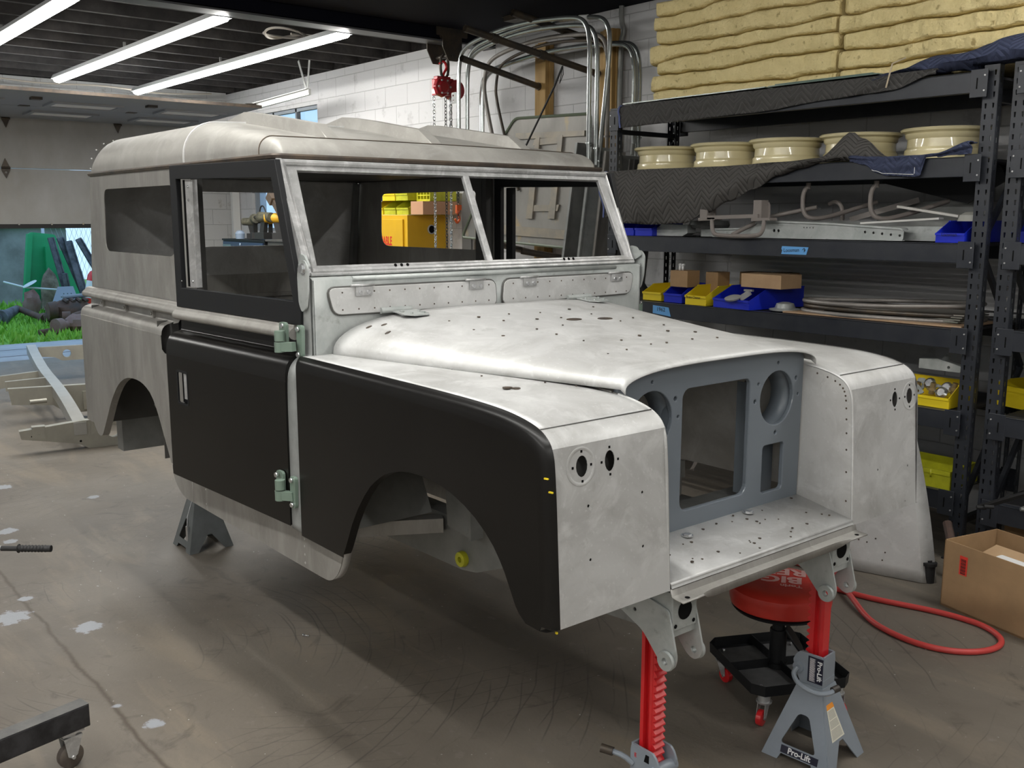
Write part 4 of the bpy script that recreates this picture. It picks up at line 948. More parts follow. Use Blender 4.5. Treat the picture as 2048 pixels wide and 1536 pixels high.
# leaning aluminium wing panel
P = [(.0,.0),(.36,-.0),(.375,.02),(.30,.46),(.20,.70),(-.35,.70),(-.35,.02)]
b = MB(); rows = []
for k in range(13):
    v = .72*k/12; xr_ = .385-.10*(v/.72)-.06*(v/.72)**2; row = []
    for j in range(15):
        q = j/14; x = -.4+(xr_+.4)*q; e = max(0, (x-(xr_-.07))/.07); row.append((x, .05*e*e+.10*v, v+.004*(1-min(1,e*1.0))))
    rows.append(row)
b.grid(rows); b.mi = 1
for (x, z) in ((.02,.16),(.06,.155),(.15,.12),(.14,.08),(.10,.18),(-.05,.17),(-.02,.10)): b.dots([(x,.10*z-.0035,z)], .004, 8, nrm=(0,-1,.1))
lp = b.obj('leaning_panel', [ALUW, DRIP], solid=.003); lp.location = (1.28,1.985,.0); lp.rotation_euler = (0,0,math.atan2(.11,.36)); tag(lp, 'bare aluminium body panel standing on the floor behind the far wing, curved at one edge', 'panel')
# things behind box
b = MB(); b.cyl((1.60,2.13,.0),(1.60,2.13,.085),.028,n=18); b.cyl((1.60,2.13,.085),(1.60,2.13,.10),.035,n=18); b.cyl((1.60,2.13,.10),(1.60,2.13,.108),.012,n=12)
tag(b.obj('rubber_mount', RUBBER), 'small round black rubber mount on the floor between panel and cardboard box', 'car part')
b = MB(); b.tube([(1.66,2.24,.02),(1.63,2.28,.16),(1.56,2.36,.24)], .022, 10, sm=1); tag(b.obj('exhaust_pipe', IRON), 'bent rusty pipe leaning behind the cardboard box', 'pipe')
for (p, l, lab) in (((.25,-.50,.004),.012,'tiny steel bolt lying on the floor in the shadow of the body'),):
    b = MB(); b.cyl((p[0],p[1],.004),(p[0]+.02,p[1]+.015,.004),.004,n=8); b.cyl((p[0],p[1],.006),(p[0]-.004,p[1]-.003,.006),.006,n=6); tag(b.obj('floor_bolt', CHROME), lab, 'bolt')
# wheeled black frame at lower left
fr = empty('wheeled_frame', (.655,-1.482,0), label='black steel beam on a caster wheel with rubber-gripped handle at the left edge', cat='equipment base')
a = math.atan2(-.239,.053)
Mb = Rz(a)
b = MB(); b.box((.55,0,.163),(1.1,.056,.074),Mb); b.obj('beam', mat('worn_black_beam', (.018,.018,.02), .45, .2, var=(.05,.05,.055), scale=12, vamt=.4), fr, bevel=.003)
b = MB(); b.box((.55,0,.2012),(1.10,.054,.0015),Mb); b.obj('beam_top_sheet', mat('pale_beam_top', (.17,.165,.155), .6, .2, var=(.10,.10,.10), scale=10), fr)  # thin paler sheet over the beam's top face
ca = empty('caster', (0,0,0)); ca.parent = fr
b = MB(); b.box((.055,0,.122),(.07,.05,.008),Mb); b.cyl(Mb @ Vector((.055,0,.12)), Mb @ Vector((.055,0,.108)), .02, n=14)
for s in (-1,1): b.plate([(.025,.108),(.085,.108),(.075,.045),(.06,.035),(.045,.045)], [], .003, Mb @ XZ(s*.019))
b.box((.055,0,.107),(.06,.04,.003),Mb); b.obj('fork', STEEL, ca)
b = MB(); b.lathe([(0,-.014),(.034,-.014),(.0395,-.011),(.0405,0),(.0395,.011),(.034,.014),(0,.014)], 28, Mb @ T(.060,0,.0405) @ Rx(PI/2)); wh = b.obj('wheel', mat('worn_iron_wheel', (.22,.19,.16), .5, .4, var=(.12,.10,.09), scale=12), ca)
MB().cyl(Mb @ Vector((.060,-.026,.0405)), Mb @ Vector((.060,.026,.0405)), .006, n=8).obj('axle', STEEL, wh)
# handle: post at the far end, out of the picture, carries the handle
def W(x, y, z): return (x-.655, y+1.482, z)
b = MB(); b.tube([W(.80,-2.15,.17), W(.62,-2.12,.45), W(.30,-2.0,.585), W(.12,-1.62,.60), W(.15,-1.585,.60)], .009, 10, sm=1); hd = b.obj('handle_rod', STEEL, fr)
b = MB(); p0 = Vector(W(.188,-1.540,.60)); p1 = Vector(W(.262,-1.452,.60)); 
pts = [p0+(p1-p0)*k/40 for k in range(41)]; b.tube(pts, lambda t: .0118+.0012*math.sin(t*40*PI/2)*(1 if t < .85 else 0)+(.003 if t < .03 else 0), 14); b.tube([Vector(W(.15,-1.585,.60)), p0], .009, 10); b.obj('rubber_grip', RUBBER, hd)
# ------------------------------------------------------------------ bare chassis on the floor by the garage door
cf = empty('bare_chassis', (-3.87,-.2,0), label='bare grey ladder chassis lying on the floor in front of the garage door', cat='chassis')
def CW_(x, y, z): return (x+3.87, y+.2, z)
RC = [(-3.83,-.225,.205),(-4.27,-.165,.26),(-4.7,-.105,.292),(-5.2,-.03,.30),(-6.1,.10,.30),(-6.75,.20,.335),(-7.45,.315,.38)]
RC = [Vector(p) for p in RC]
nn = Vector((.172,.985,0))
for off in (0, .74):
    pts = smooth2([tuple(p) for p in RC], 1); rows = []
    for i, p in enumerate(pts):
        p = Vector(p)+nn*off; h = .095
        rows.append([CW_(*(p+nn*.045)), CW_(*(p-nn*.045)), CW_(*(p-nn*.045-Vector((0,0,h)))), CW_(*(p+nn*.045-Vector((0,0,h))))])
    b = MB(); b.grid(rows, closed=True, smooth=False)
    for rr in (rows[0], rows[-1]): b.add(rr, [(0,1,2,3)], None, False)
    b.obj('frame_rail', CHASST, cf)
def xm(s, y0, y1, prof, holes=(), t=.07, m=CHASS, name='crossmember', bolts=()):
    base = Vector((-3.87,-.2,0))+Vector((-.985,.172,0))*s
    Mx = Matrix(((nn.x,0,.985,base.x+3.87),(nn.y,0,-.172,base.y+.2),(0,1,0,0),(0,0,0,1)))
    b = MB(); b.plate(prof, holes, t, Mx); o = b.obj(name, [m, HOLE], cf)
    if bolts:
        g = MB()
        for (u, v, r) in bolts: g.add([Mx @ Vector((u+r*math.cos(2*PI*k/8), v+r*math.sin(2*PI*k/8), t/2+.001)) for k in range(8)], [list(range(8))], None, False)
        g.obj('bolt_holes', HOLE, o)
    return o, Mx
o, Mx = xm(0, 0, 0, [(-.43,.175),(-.42,.115),(-.03,.04),(.03,.0),(1.0,.0),(1.42,.115),(1.43,.175),(1.0,.215),(.0,.215)], [circ(.215,.112,.048,24), circ(.78,.112,.048,24)], bolts=[(-.02,.06,.009),(.36,.155,.006),(.42,.07,.010),(.30,.06,.006),(.36,.03,.008),(.50,.10,.005),(.46,.05,.005),(-.35,.13,.005),(.32,.17,.004),(.49,.06,.007)])
for u in (-.30,.10,.38): g = MB(); g.box((0,0,0),(.09,.075,.004),Mx @ T(u,.205 if u > 0 else .197,0) @ Rx(PI/2)); g.plate([(u-.05,.10),(u+.05,.10),(u+.04,.20),(u-.04,.20)], [circ(u,.15,.012,8)], .004, Mx @ T(0,0,.038)); g.obj('body_bracket', CHASS, o)
xm(1.25, 0, 0, [(-.44,.30),(-.42,.16),(-.10,.13),(.0,.05),(.74,.05),(.74,.28)], [circ(.45,.17,.05,20)], .06)
xm(1.75, 0, 0, [(-.44,.285),(-.44,.20),(-.05,.22),(-.05,.30)], [], .05, name='outrigger')
xm(2.35, 0, 0, [(-.47,.25),(-.47,.13),(-.05,.20),(-.05,.28)], [], .05, name='outrigger')
xm(1.25, 0, 0, [(.0,.0),(.05,.0),(.05,.16),(.0,.16)], [], .05, name='gearbox_mount')
xm(3.45, 0, 0, [(-.05,.37),(-.05,.27),(.10,.255),(.17,.215),(.38,.215),(.46,.27),(.78,.27),(.78,.37)], [circ(.22,.29,.042,20)], .06)
xm(3.6, 0, 0, [(-.10,.34),(-.05,.34),(-.05,.0),(-.09,.0)], [], .05, name='stand_leg'); xm(3.6, 0, 0, [(.74,.34),(.79,.34),(.79,.0),(.74,.0)], [], .05, name='stand_leg')
MB().box(CW_(-4.55,.28,.235),(.35,.15,.01)).obj('mount_plate', CHASS, cf); MB().box(CW_(-5.0,.2,.16),(.02,.14,.16)).obj('mount_plate', CHASS, cf); MB().cyl(CW_(-4.85,-.33,.22),CW_(-4.85,-.20,.22),.02,n=12).obj('mount_tube', CHASS, cf)
# ------------------------------------------------------------------ pallet racks
RX0, RX1, RY0, RY1, RH = -.975, 1.525, 2.52, 3.14, 2.44
def post(b, x, y, h, s):
    # punched C post: web faces the aisle; s is the side the flange points along y
    w_ = .070; d_ = .045
    hs = []
    z = .04
    while z < h-.03:
        for u in (-.018, .018): hs.append([(u-.006, z+.013),(u+.006, z+.013),(u+.004, z-.005),(u-.001, z-.012)] if s < 0 else [(u-.005, z+.012),(u+.005,z+.012),(u+.003,z-.012),(u-.003,z-.012)])
        z += .0505
    b.plate([(-w_/2,0),(w_/2,0),(w_/2,h),(-w_/2,h)], hs, .003, XZ(y) @ T(x,0,0))
    hs2 = []; z = .03
    while z < h-.03: hs2.append([(-.005,z+.012),(.005,z+.012),(.005,z-.012),(-.005,z-.012)]); z += .0505
    for dx in (-w_/2, w_/2): b.plate([(-d_/2,0),(d_/2,0),(d_/2,h),(-d_/2,h)], hs2, .003, YZ(x+dx) @ T(y-s*d_/2*-1,0,0))
def rack(name, x0, x1, y0, y1, h, levels, label, mesh_lv=(), deck=True):
    r = empty(name, (x0, y0, 0), label=label, cat='shelving')
    Wd = x1-x0; D = y1-y0
    for (x, y, s) in ((0,0,1),(Wd,0,1),(0,D,-1),(Wd,D,-1)):
        b = MB(); post(b, x, y, h, s); b.box((x,y+s*.02,.003),(.10,.08,.006)); b.obj('post', RACK, r)
    for x in (0, Wd):
        b = MB(); 
        for (za, zb, fa) in ((.25,.95,0),(.95,1.6,1),(1.6,2.25,0)): b.bar((x, .02 if fa == 0 else D-.02, za), (x, D-.02 if fa == 0 else .02, zb), .03, .02, up=(1,0,0))
        for z in (.2,2.3): b.bar((x,.02,z),(x,D-.02,z),.03,.03)
        b.obj('side_brace', RACK, r)
    for li, z in enumerate(levels):
        for (y, nm) in ((-.022, 'front_beam'), (D+.022, 'rear_beam')):
            b = MB(); b.box((Wd/2,y,z-.048),(Wd-.075,.036,.096)); b.box((Wd/2,y,z-.004),(Wd-.075,.036,.006))
            for x in (.022, Wd-.022):
                b.box((x+(.018 if x < 1 else -.018),y-.0175*(1 if nm == 'front_beam' else -1),z-.055),(.082,.005,.130))
            o = b.obj(nm, RACK, r, bevel=.002)
            if nm == 'front_beam':
                g = MB()
                for x in (.048, Wd-.048): g.box((x,y-.0212,z-.055),(.005,.002,.05))
                g.mi = 1
                for x in (.012, Wd-.012):
                    for dz in (-.09,-.02): g.cyl((x,y-.020,z+dz),(x,y-.024,z+dz),.004,n=8)
                g.obj('beam_lock', [HOLE, STEEL], o)
        if li in mesh_lv:
            b = MB()
            k = 0.03
            while k < Wd-.02: b.bar((k,.0,z-.012),(k,D,z-.012),.005,.005); k += .09
            for q in (.05,.2,.35,.5,.6): b.bar((.03,q,z-.006),(Wd-.03,q,z-.006),.006,.006)
            b.obj('wire_deck', RACK, r)
        elif deck:
            b = MB(); b.box((Wd/2,D/2,z-.010),(Wd-.08,D+.02,.012)); b.obj('shelf_deck', mat('dark_deck_board', (.03,.03,.034), .7), r)
    return r
LV = [.375, .785, 1.195, 1.610, 2.025, 2.435]
LVr = [.360, .775, 1.190, 1.612, 2.028, 2.420]
rk1 = rack('pallet_rack', RX0, RX1, RY0, RY1, 2.45, LVr, 'charcoal steel rack holding the cream wheels, behind the vehicle', mesh_lv=(0,))
rk2 = rack('pallet_rack', 1.665, 3.9, RY0, RY1, 2.45, [.355,.79,1.205,1.615,2.04,2.42], 'charcoal steel rack cut off by the right edge of the picture', deck=True)
# writing on the racks
g = MB(); g.plate([(0,0),(.165,.0),(.178,.042),(.004,.045),(.0,.03),(.006,.02)], [], .001, XZ(RY0-.0415) @ T(.425,1.530,0)); t1 = g.obj('tape_label', TAPEB); tag(t1, 'blue tape strip lettered Loosman with an arrow on the rack beam', 'label')
MB().text('Loosman', .030, .0006, XZ(RY0-.0425) @ T(.492,1.553,0) @ Rz(.05), sx=.95).obj('handwriting', BLKINK, t1)
MB().text('\u2191', .036, .0006, XZ(RY0-.0425) @ T(.575,1.553,0)).obj('arrow_mark', BLKINK, t1)
g = MB(); g.plate([(0,0),(.155,-.012),(.135,.045),(.0,.052)], [], .001, XZ(RY0-.0415) @ T(-.545,1.118,0)); t2 = g.obj('tape_label', TAPEB); tag(t2, 'blue tape strip lettered 1962 on the lower rack beam beside the hood', 'label')
MB().text('1962', .036, .0006, XZ(RY0-.0425) @ T(-.475,1.145,0), sx=1.05).obj('handwriting', BLKINK, t2)
# ------------------------------------------------------------------ cream wheels
def wheel():
    r = empty('steel_wheel', (0,0,0))
    R = .222
    P = [(R-.026,.0),(R-.010,.002),(R,.010),(R-.002,.018),(R-.014,.022),(R-.022,.032),(R-.024,.058),(R-.034,.070),(R-.036,.112),(R-.026,.122),(R-.022,.140),(R-.014,.146),(R-.002,.150),(R+.002,.160),(R-.004,.166),(R-.014,.164)]
    P = [(a, z) for a, z in P]
    b = MB(); b.lathe(P+[(a-.006, z) for a, z in P[::-1]], 56, closed=True); b.obj('rim', CREAM, r)
    b = MB(); b.lathe([(.028,.075),(.06,.078),(.09,.10),(.14,.085),(.183,.062),(.183,.056),(.14,.078),(.09,.093),(.06,.071),(.028,.068)], 40, closed=True); b.obj('disc', CREAM, r)
    return r
w0 = wheel(); WXS = [-.665,-.175,.285,.76,1.235,1.50+.20]
labs = ['leftmost cream steel wheel lying on the rack shelf','second cream steel wheel from the left on the rack shelf','middle cream steel wheel on the rack shelf, behind the grey blanket','fourth cream steel wheel on the rack shelf, behind the blanket peak','rightmost cream steel wheel on the rack shelf, next to the post']
WH = [(-.72,2.775),(-.235,2.78),(.225,2.77),(.705,2.775),(1.19,2.78)]
for i, (x, y) in enumerate(WH):
    o = w0 if i == 0 else copy_tree(w0)
    o.location = (x, y, 2.024+.0); tag(o, labs[i], 'wheel', 'cream steel wheels on the rack'); o.rotation_euler = (0,0,i*.7)
# raise the two right-hand wheels on a folded blanket
# ------------------------------------------------------------------ insulation batts
INS = mat('mineral_wool', (.82,.69,.37), .95, 0, var=(.68,.56,.28), scale=7, vamt=.7, bump=1.0, bscale=55, spec=.1, dist=1.0, var2=(.38,.29,.13), scale2=24, v2amt=.12)
from mathutils import noise as NZ
def seam(k, x, s0): return .030*NZ.noise(Vector((x*1.7, k*3.3, s0)))*(k > 0)+.016*NZ.noise(Vector((x*6, k*5.1, s0)))*(k > 0)
def batt(k, s0, x0, x1, z0, h, y0, y1, label, grp):
    b = MB(); nx = 150; rows = []; ring = 30
    for i in range(nx+1):
        x = x0+(x1-x0)*i/nx; row = []
        e = min(1, min(i, nx-i)/2.0)
        zb = z0+seam(k, x, s0)+.001; zt = z0+h+seam(k+1, x, s0)-.001
        for q in range(ring):
            a = 2*PI*q/ring; c = math.cos(a); s_ = math.sin(a)
            u = math.copysign(abs(c)**.22, c); v = math.copysign(abs(s_)**.30, s_)
            f = .93+.07*e
            yy = (y0+y1)/2+(y1-y0)/2*u*f; zz = (zb+zt)/2+(zt-zb)/2*v
            n = NZ.fractal(Vector((x*14, zz*26, s0+yy*3)), .8, 2.1, 5)
            if c < 0: yy -= .014*n+.016*NZ.noise(Vector((x*4, zz*7, s0)))
            row.append((x+.014*n*(1 if e < 1 else .2), yy, zz))
        rows.append(row)
    b.grid(rows, closed=True)
    for rr in (rows[0], rows[-1]): b.add(rr, [list(range(ring))], None, False)
    return tag(b.obj('insulation_batt', INS), label, 'insulation', grp)
z = 2.46; words = ['bottom','second','third','fourth','fifth','top']
for k in range(7):
    h = .098
    off = [.0,-.03,.02,-.05,.01,-.02,.0][k]
    zz = z
    batt(k, 3.3, -.84+off, .535+off*.3, zz, h, 2.74+.006*(k % 2), 3.25, ['lowest yellow mineral wool batt of the left-hand stack on the rack','second yellow mineral wool batt from the bottom of the left stack','third yellow mineral wool batt from the bottom of the left stack','fourth yellow mineral wool batt from the bottom of the left stack','fifth yellow mineral wool batt from the bottom of the left stack','sixth yellow mineral wool batt of the left stack, near the top','topmost yellow mineral wool batt of the left stack'][k], 'mineral wool batts in the left stack')
    batt(k, 8.8, .56+off*.5, 2.2, zz, h, 2.75-.006*(k % 2), 3.25, ['lowest yellow mineral wool batt of the right-hand stack on the rack','second yellow mineral wool batt from the bottom of the right stack','third yellow mineral wool batt from the bottom of the right stack','fourth yellow mineral wool batt from the bottom of the right stack','fifth yellow mineral wool batt from the bottom of the right stack','sixth yellow mineral wool batt of the right stack, near the top','topmost yellow mineral wool batt of the right stack'][k], 'mineral wool batts in the right stack')
    z += h
# ------------------------------------------------------------------ blankets
def quilt_mat(name, col, col2, line):
    m = bpy.data.materials.new(name); m.use_nodes = True; nt = m.node_tree; N = nt.nodes; L = nt.links; p = N['Principled BSDF']; p.inputs['Roughness'].default_value = .85; p.inputs['Specular IOR Level'].default_value = .2
    g = N.new('ShaderNodeNewGeometry'); s = N.new('ShaderNodeSeparateXYZ'); L.new(g.outputs['Position'], s.inputs[0])
    def mth(op, a, b=None, c=None):
        x = N.new('ShaderNodeMath'); x.operation = op
        for i, v in enumerate((a, b, c)):
            if v is None: continue
            if isinstance(v, (int, float)): x.inputs[i].default_value = v
            else: L.new(v, x.inputs[i])
        return x.outputs[0]
    x = s.outputs[0]; z = mth('ADD', s.outputs[2], mth('MULTIPLY', s.outputs[1], .8))
    tri = mth('PINGPONG', x, .065)
    ph = mth('ADD', mth('MULTIPLY', z, 1.0), mth('MULTIPLY', tri, .95))
    sw = mth('PINGPONG', ph, .017)
    f = N.new('ShaderNodeMapRange'); f.inputs[1].default_value = 0; f.inputs[2].default_value = .0035; L.new(sw, f.inputs[0])
    mx = N.new('ShaderNodeMix'); mx.data_type = 'RGBA'; mx.inputs[6].default_value = (*line, 1); mx.inputs[7].default_value = (*col, 1); L.new(f.outputs[0], mx.inputs[0])
    n = N.new('ShaderNodeTexNoise'); n.inputs['Scale'].default_value = 9; n.inputs['Detail'].default_value = 6; L.new(g.outputs['Position'], n.inputs[0])
    m2 = N.new('ShaderNodeMix'); m2.data_type = 'RGBA'; m2.inputs[0].default_value = .35; L.new(mx.outputs[2], m2.inputs[6]); m2.inputs[7].default_value = (*col2, 1); L.new(n.outputs[0], m2.inputs[0]); 
    m3 = N.new('ShaderNodeMix'); m3.data_type = 'RGBA'; m3.inputs[0].default_value = .4; L.new(mx.outputs[2], m3.inputs[6]); L.new(m2.outputs[2], m3.inputs[7]); L.new(m3.outputs[2], p.inputs['Base Color'])
    sm = mth('SQRT', mth('MULTIPLY', sw, 80)); bp = N.new('ShaderNodeBump'); bp.inputs['Strength'].default_value = .9; bp.inputs['Distance'].default_value = .006; L.new(sm, bp.inputs['Height']); L.new(bp.outputs[0], p.inputs['Normal'])
    return m
QG = quilt_mat('charcoal_quilted_cloth', (.082,.078,.074), (.11,.105,.098), (.022,.021,.021))
QL = quilt_mat('charcoal_quilt_pale_stitch', (.060,.058,.056), (.08,.078,.074), (.16,.155,.15))
QB = quilt_mat('navy_quilted_cloth', (.045,.055,.10), (.06,.07,.125), (.07,.08,.14))
HEM = mat('blue_hem', (.10,.13,.30), .7)
from mathutils import noise as NZ
def lerp(P, x):
    if x <= P[0][0]: return P[0][1]
    for (a, u), (b_, v) in zip(P, P[1:]):
        if x <= b_: t = (x-a)/(b_-a); t = t*t*(3-2*t); return u+(v-u)*t
    return P[-1][1]
def drape(name, x0, x1, top, bot, yf, back, m, label, fold=.012, n=90, ybulge=.01, over=0, seed=0, cat='blanket'):
    """cloth lying on a shelf and hanging over its front beam; top, bot are height profiles along x, back = depth on the shelf"""
    b = MB(); rows = []
    for i in range(n+1):
        x = x0+(x1-x0)*i/n; zt = lerp(top, x); zb = lerp(bot, x); row = []
        for j in range(6): q = j/6; row.append((x, yf+back*(1-q), zt-.004*(j < 5)+.004*NZ.noise(Vector((x*8, q*4, seed)))))
        m_ = 16
        for j in range(m_+1):
            q = j/m_; z_ = zt+(zb-zt)*q; f = fold*NZ.noise(Vector((x*5+q*1.5, q*2, seed+4)))*1.6+ybulge*math.sin(q*PI)
            row.append((x+.01*NZ.noise(Vector((x*3, q*3, seed))), yf-.006-abs(f)-(.004 if j else 0), z_-.002*j/m_))
        rows.append(row)
    b.grid(rows); o = b.obj(name, m, solid=.006); tag(o, label, cat)
    return o, rows
top_, bot_ = [(-.86,2.452),(.9,2.452),(1.3,2.455)], [(-.86,2.315),(.2,2.33),(.7,2.36),(1.05,2.375),(1.28,2.43)]
o, rows = drape('moving_blanket', -.86, 1.28, top_, bot_, RY0-.045, .16, QL, 'charcoal quilted blanket hanging along the top beam of the rack', seed=3)
MB().tube([Vector(p)+Vector((-.002,-.004,0)) for p in rows[0][5:]], .006, 6).obj('hem', HEM, o)
# glass sheets on top
GLS = mat('green_edge_glass', (.16,.22,.19), .12, 0, spec=.7)
b = MB(); b.box((-.30,2.60,2.466),(1.12,.24,.006)); tag(b.obj('glass_sheet', GLS), 'left pane of greenish glass lying on the blanket on top of the rack', 'glass')
b = MB(); b.box((.62,2.60,2.466),(.68,.24,.006)); b.box((.62,2.60,2.474),(.60,.22,.005)); tag(b.obj('glass_sheet', GLS), 'right pane of greenish glass under the navy blanket on top of the rack', 'glass')
# bundled navy blanket on the top right
b = MB(); rows = []
for i in range(60):
    t = i/59; x = .93+.95*t; h = lerp([(0,.012),(.12,.02),(.35,.045),(.6,.07),(1,.10)], t); zc = lerp([(0,2.435),(.1,2.455),(.3,2.475),(1,2.50)], t)
    row = []
    for k in range(20):
        a = 2*PI*k/20; row.append((x+.012*math.sin(a*2+x*9), 2.56-.10*math.cos(a)+.016*NZ.noise(Vector((x*7, a, 3))), max(zc+h*math.sin(a)*(1 if math.sin(a) > 0 else .6)+.022*NZ.noise(Vector((x*6, a*1.3, 7))), 2.40 if x < 1.44 else 2.458)))
    rows.append(row)
b.grid(rows, closed=True); b.add(rows[0], [list(range(20))], None, False)
tag(b.obj('moving_blanket', QB), 'navy quilted blanket bundled on top of the two racks', 'blanket')
b = MB(); b.tube([(1.055,RY0-.075,2.50),(1.045,RY0-.082,2.44),(1.03,RY0-.078,2.385)], .004, 6); b.tube([(1.055,RY0-.075,2.50),(1.07,RY0+.02,2.535)], .004, 6); tag(b.obj('twine', mat('twine', (.5,.42,.3), .8)), 'short tan twine tied round the navy blanket on top of the rack', 'string')
# middle shelf blankets
top_ = [(-.99,2.035),(-.7,2.040),(.0,2.036),(.45,2.045),(.62,2.055),(.80,2.06)]
bot_ = [(-.99,1.735),(-.85,1.700),(-.58,1.690),(-.30,1.700),(-.10,1.765),(.05,1.83),(.22,1.90),(.40,1.97),(.55,2.005),(.66,2.03),(.80,2.045)]
o, rows = drape('moving_blanket', -.99, .80, top_, bot_, RY0-.045, .06, QG, 'charcoal quilted blanket hanging low in front of the cream wheels', fold=.02, ybulge=.035, seed=9)
MB().tube([Vector(p)+Vector((-.003,-.004,0)) for p in rows[0][5:]], .006, 6).obj('hem', HEM, o)
b = MB()
tipx = .80; rows = []
for i in range(13):
    t = i/12; x = .60+.42*t; zt = lerp([(0,2.055),(.46,2.19),(.62,2.15),(1,2.045)], t)
    rows.append([(x, RY0-.03+.05*q-.03*math.sin(q*PI), 2.035+(zt-2.035)*q) for q in (0,.25,.5,.75,1)]+[(x, RY0+.05, 2.035+(zt-2.035)*.6),(x,RY0+.09,2.035)])
b.grid(rows); tag(b.obj('blanket_fold', QG, solid=.006), 'peaked corner of charcoal blanket standing before the fourth cream wheel', 'blanket')
top_ = [(.84,2.06),(.95,2.05),(1.05,2.045),(1.22,2.045),(1.30,2.05),(1.48,2.10)]
bot_ = [(.84,2.03),(.92,2.01),(1.0,1.965),(1.05,1.950),(1.22,1.940),(1.235,1.945),(1.26,2.035),(1.48,2.04)]
o, rows = drape('moving_blanket', .84, 1.48, top_, bot_, RY0-.046, .05, QB, 'navy quilted blanket hanging over the rack beam at the right', fold=.014, seed=15)
g = MB(); g.tube([(p[0]-.012, p[1]-.005, p[2]+.012) for p in [r[-1] for r in rows if .98 < r[-1][0] < 1.22]], .0014, 5); g.tube([(1.205, RY0-.063, z_) for z_ in (1.95,1.99,2.03)], .0014, 5); g.obj('stitching', WHITE, o)
# ------------------------------------------------------------------ shelf bins and boxes
def bin_(name, w_, d_, h_, m, lip=.5, label=None, cat='bin', group=None):
    r = MB(); t = .0035
    sidep = [(0,0),(d_,0),(d_,h_),(d_*.32,h_),(.0,h_*lip)]
    for x in (0, w_): r.plate([(p[0], p[1]) for p in sidep], [], t, YZ(x))
    r.box((w_/2,d_/2,t),(w_,d_,t)); r.box((w_/2,0,h_*lip/2),(w_,t,h_*lip)); r.box((w_/2,-.004,h_*lip*.88),(w_+.004,.008,h_*lip*.24)); r.box((w_/2,d_,h_/2),(w_,t,h_))
    for x in (0, w_): r.bar((x,d_*.32,h_),(x,d_,h_),.010,.006)
    o = r.obj(name, m); tag(o, label, cat, group); return o
def cbox(x, y, z, w_, d_, h_, m, label, rz=0, open_=False):
    b = MB(); b.box((w_/2,d_/2,h_/2),(w_,d_,h_)); o = b.obj('cardboard_box', m, bevel=.002); o.location = (x,y,z); o.rotation_euler = (0,0,rz); tag(o, label, 'box')
    MB().box((w_/2,d_/2,h_+.0005),(w_*.12,d_,.001)).obj('tape', mat_tape, o); return o
mat_tape = mat('parcel_tape', (.46,.33,.2), .35)
ZS = 1.192
def put(o, x, y, z, rz=0): o.location = (x, y, z); o.rotation_euler = (0,0,rz); return o
put(bin_('parts_bin',.16,.30,.10,YEL,.55,'yellow parts bin at the left end of the shelf, half behind the windscreen hinge'), -.70, 2.55, ZS)
put(bin_('parts_bin',.15,.30,.115,BLUE,.5,'small blue parts bin under the tall cardboard box'), -.495, 2.53, ZS)
o = put(bin_('parts_bin',.165,.36,.115,YEL,.52,'yellow parts bin marked Brake Cleaner in black pen'), -.29, 2.50, ZS)
MB().text('Brake Cleaner', .022, .0006, XZ(-.0085) @ T(.07,.048,0), sx=.9).obj('handwriting', BLKINK, o)
o = put(bin_('parts_bin',.29,.48,.125,BLUE,.45,'wide blue parts bin with a small carton on it and a grey lever inside'), -.065, 2.50, ZS, -.10)
cbox(-.475,2.56,ZS+.10,.145,.12,.135-.03,CARD,'tall brown carton standing in the small blue bin')
cbox(-.33,2.74,ZS+.004,.10,.12,.19,CARD,'brown carton with a white label behind the yellow marked bin')
cbox(-.205,2.93,ZS+.004,.16,.12,.19,CARD,'brown carton third in the row behind the bins')
cbox(-.02,3.0,ZS+.004,.14,.12,.19,CARD,'brown carton at the far end of the row behind the bins')
cbox(.075,2.58,ZS+.1275,.30,.19,.082,CARDL,'flat brown carton resting across the wide blue bin',-.06)
b = MB(); b.lathe([(0,0),(.045,.002),(.05,.012),(.03,.02),(.0,.022)], 20, T(.10,2.475,ZS+.058) @ Rx(.3)); b.bar((.13,2.50,ZS+.06),(.16,2.56,ZS+.10),.02,.03); b.bar((.12,2.56,ZS+.11),(.18,2.56,ZS+.11),.02,.012); tag(b.obj('lever_part', mat('grey_plastic', (.32,.32,.31), .5)), 'grey lever with a round foot lying over the front of the wide blue bin', 'car part')
b = MB(); b.lathe([(.0,.0),(.09,.0),(.092,.008),(.06,.014),(.05,.04),(.02,.048),(0,.048)], 28, T(.37,2.62,ZS+.004)); tag(b.obj('air_cleaner_lid', GALV), 'round dished metal lid lying right of the wide blue bin', 'car part')
for i, (dx, dz, lab) in enumerate(((0,0,'left of two small white plastic fittings on the tall carton'),(.025,.0,'right of two small white plastic fittings on the tall carton'))):
    b = MB(); b.cyl((-.43+dx,2.60,ZS+.206),(-.43+dx,2.60,ZS+.235),.008,n=10); b.cyl((-.436+dx,2.60,ZS+.24),(-.418+dx,2.60,ZS+.24),.008,n=10); tag(b.obj('plastic_fitting', WHITE), lab, 'fitting')
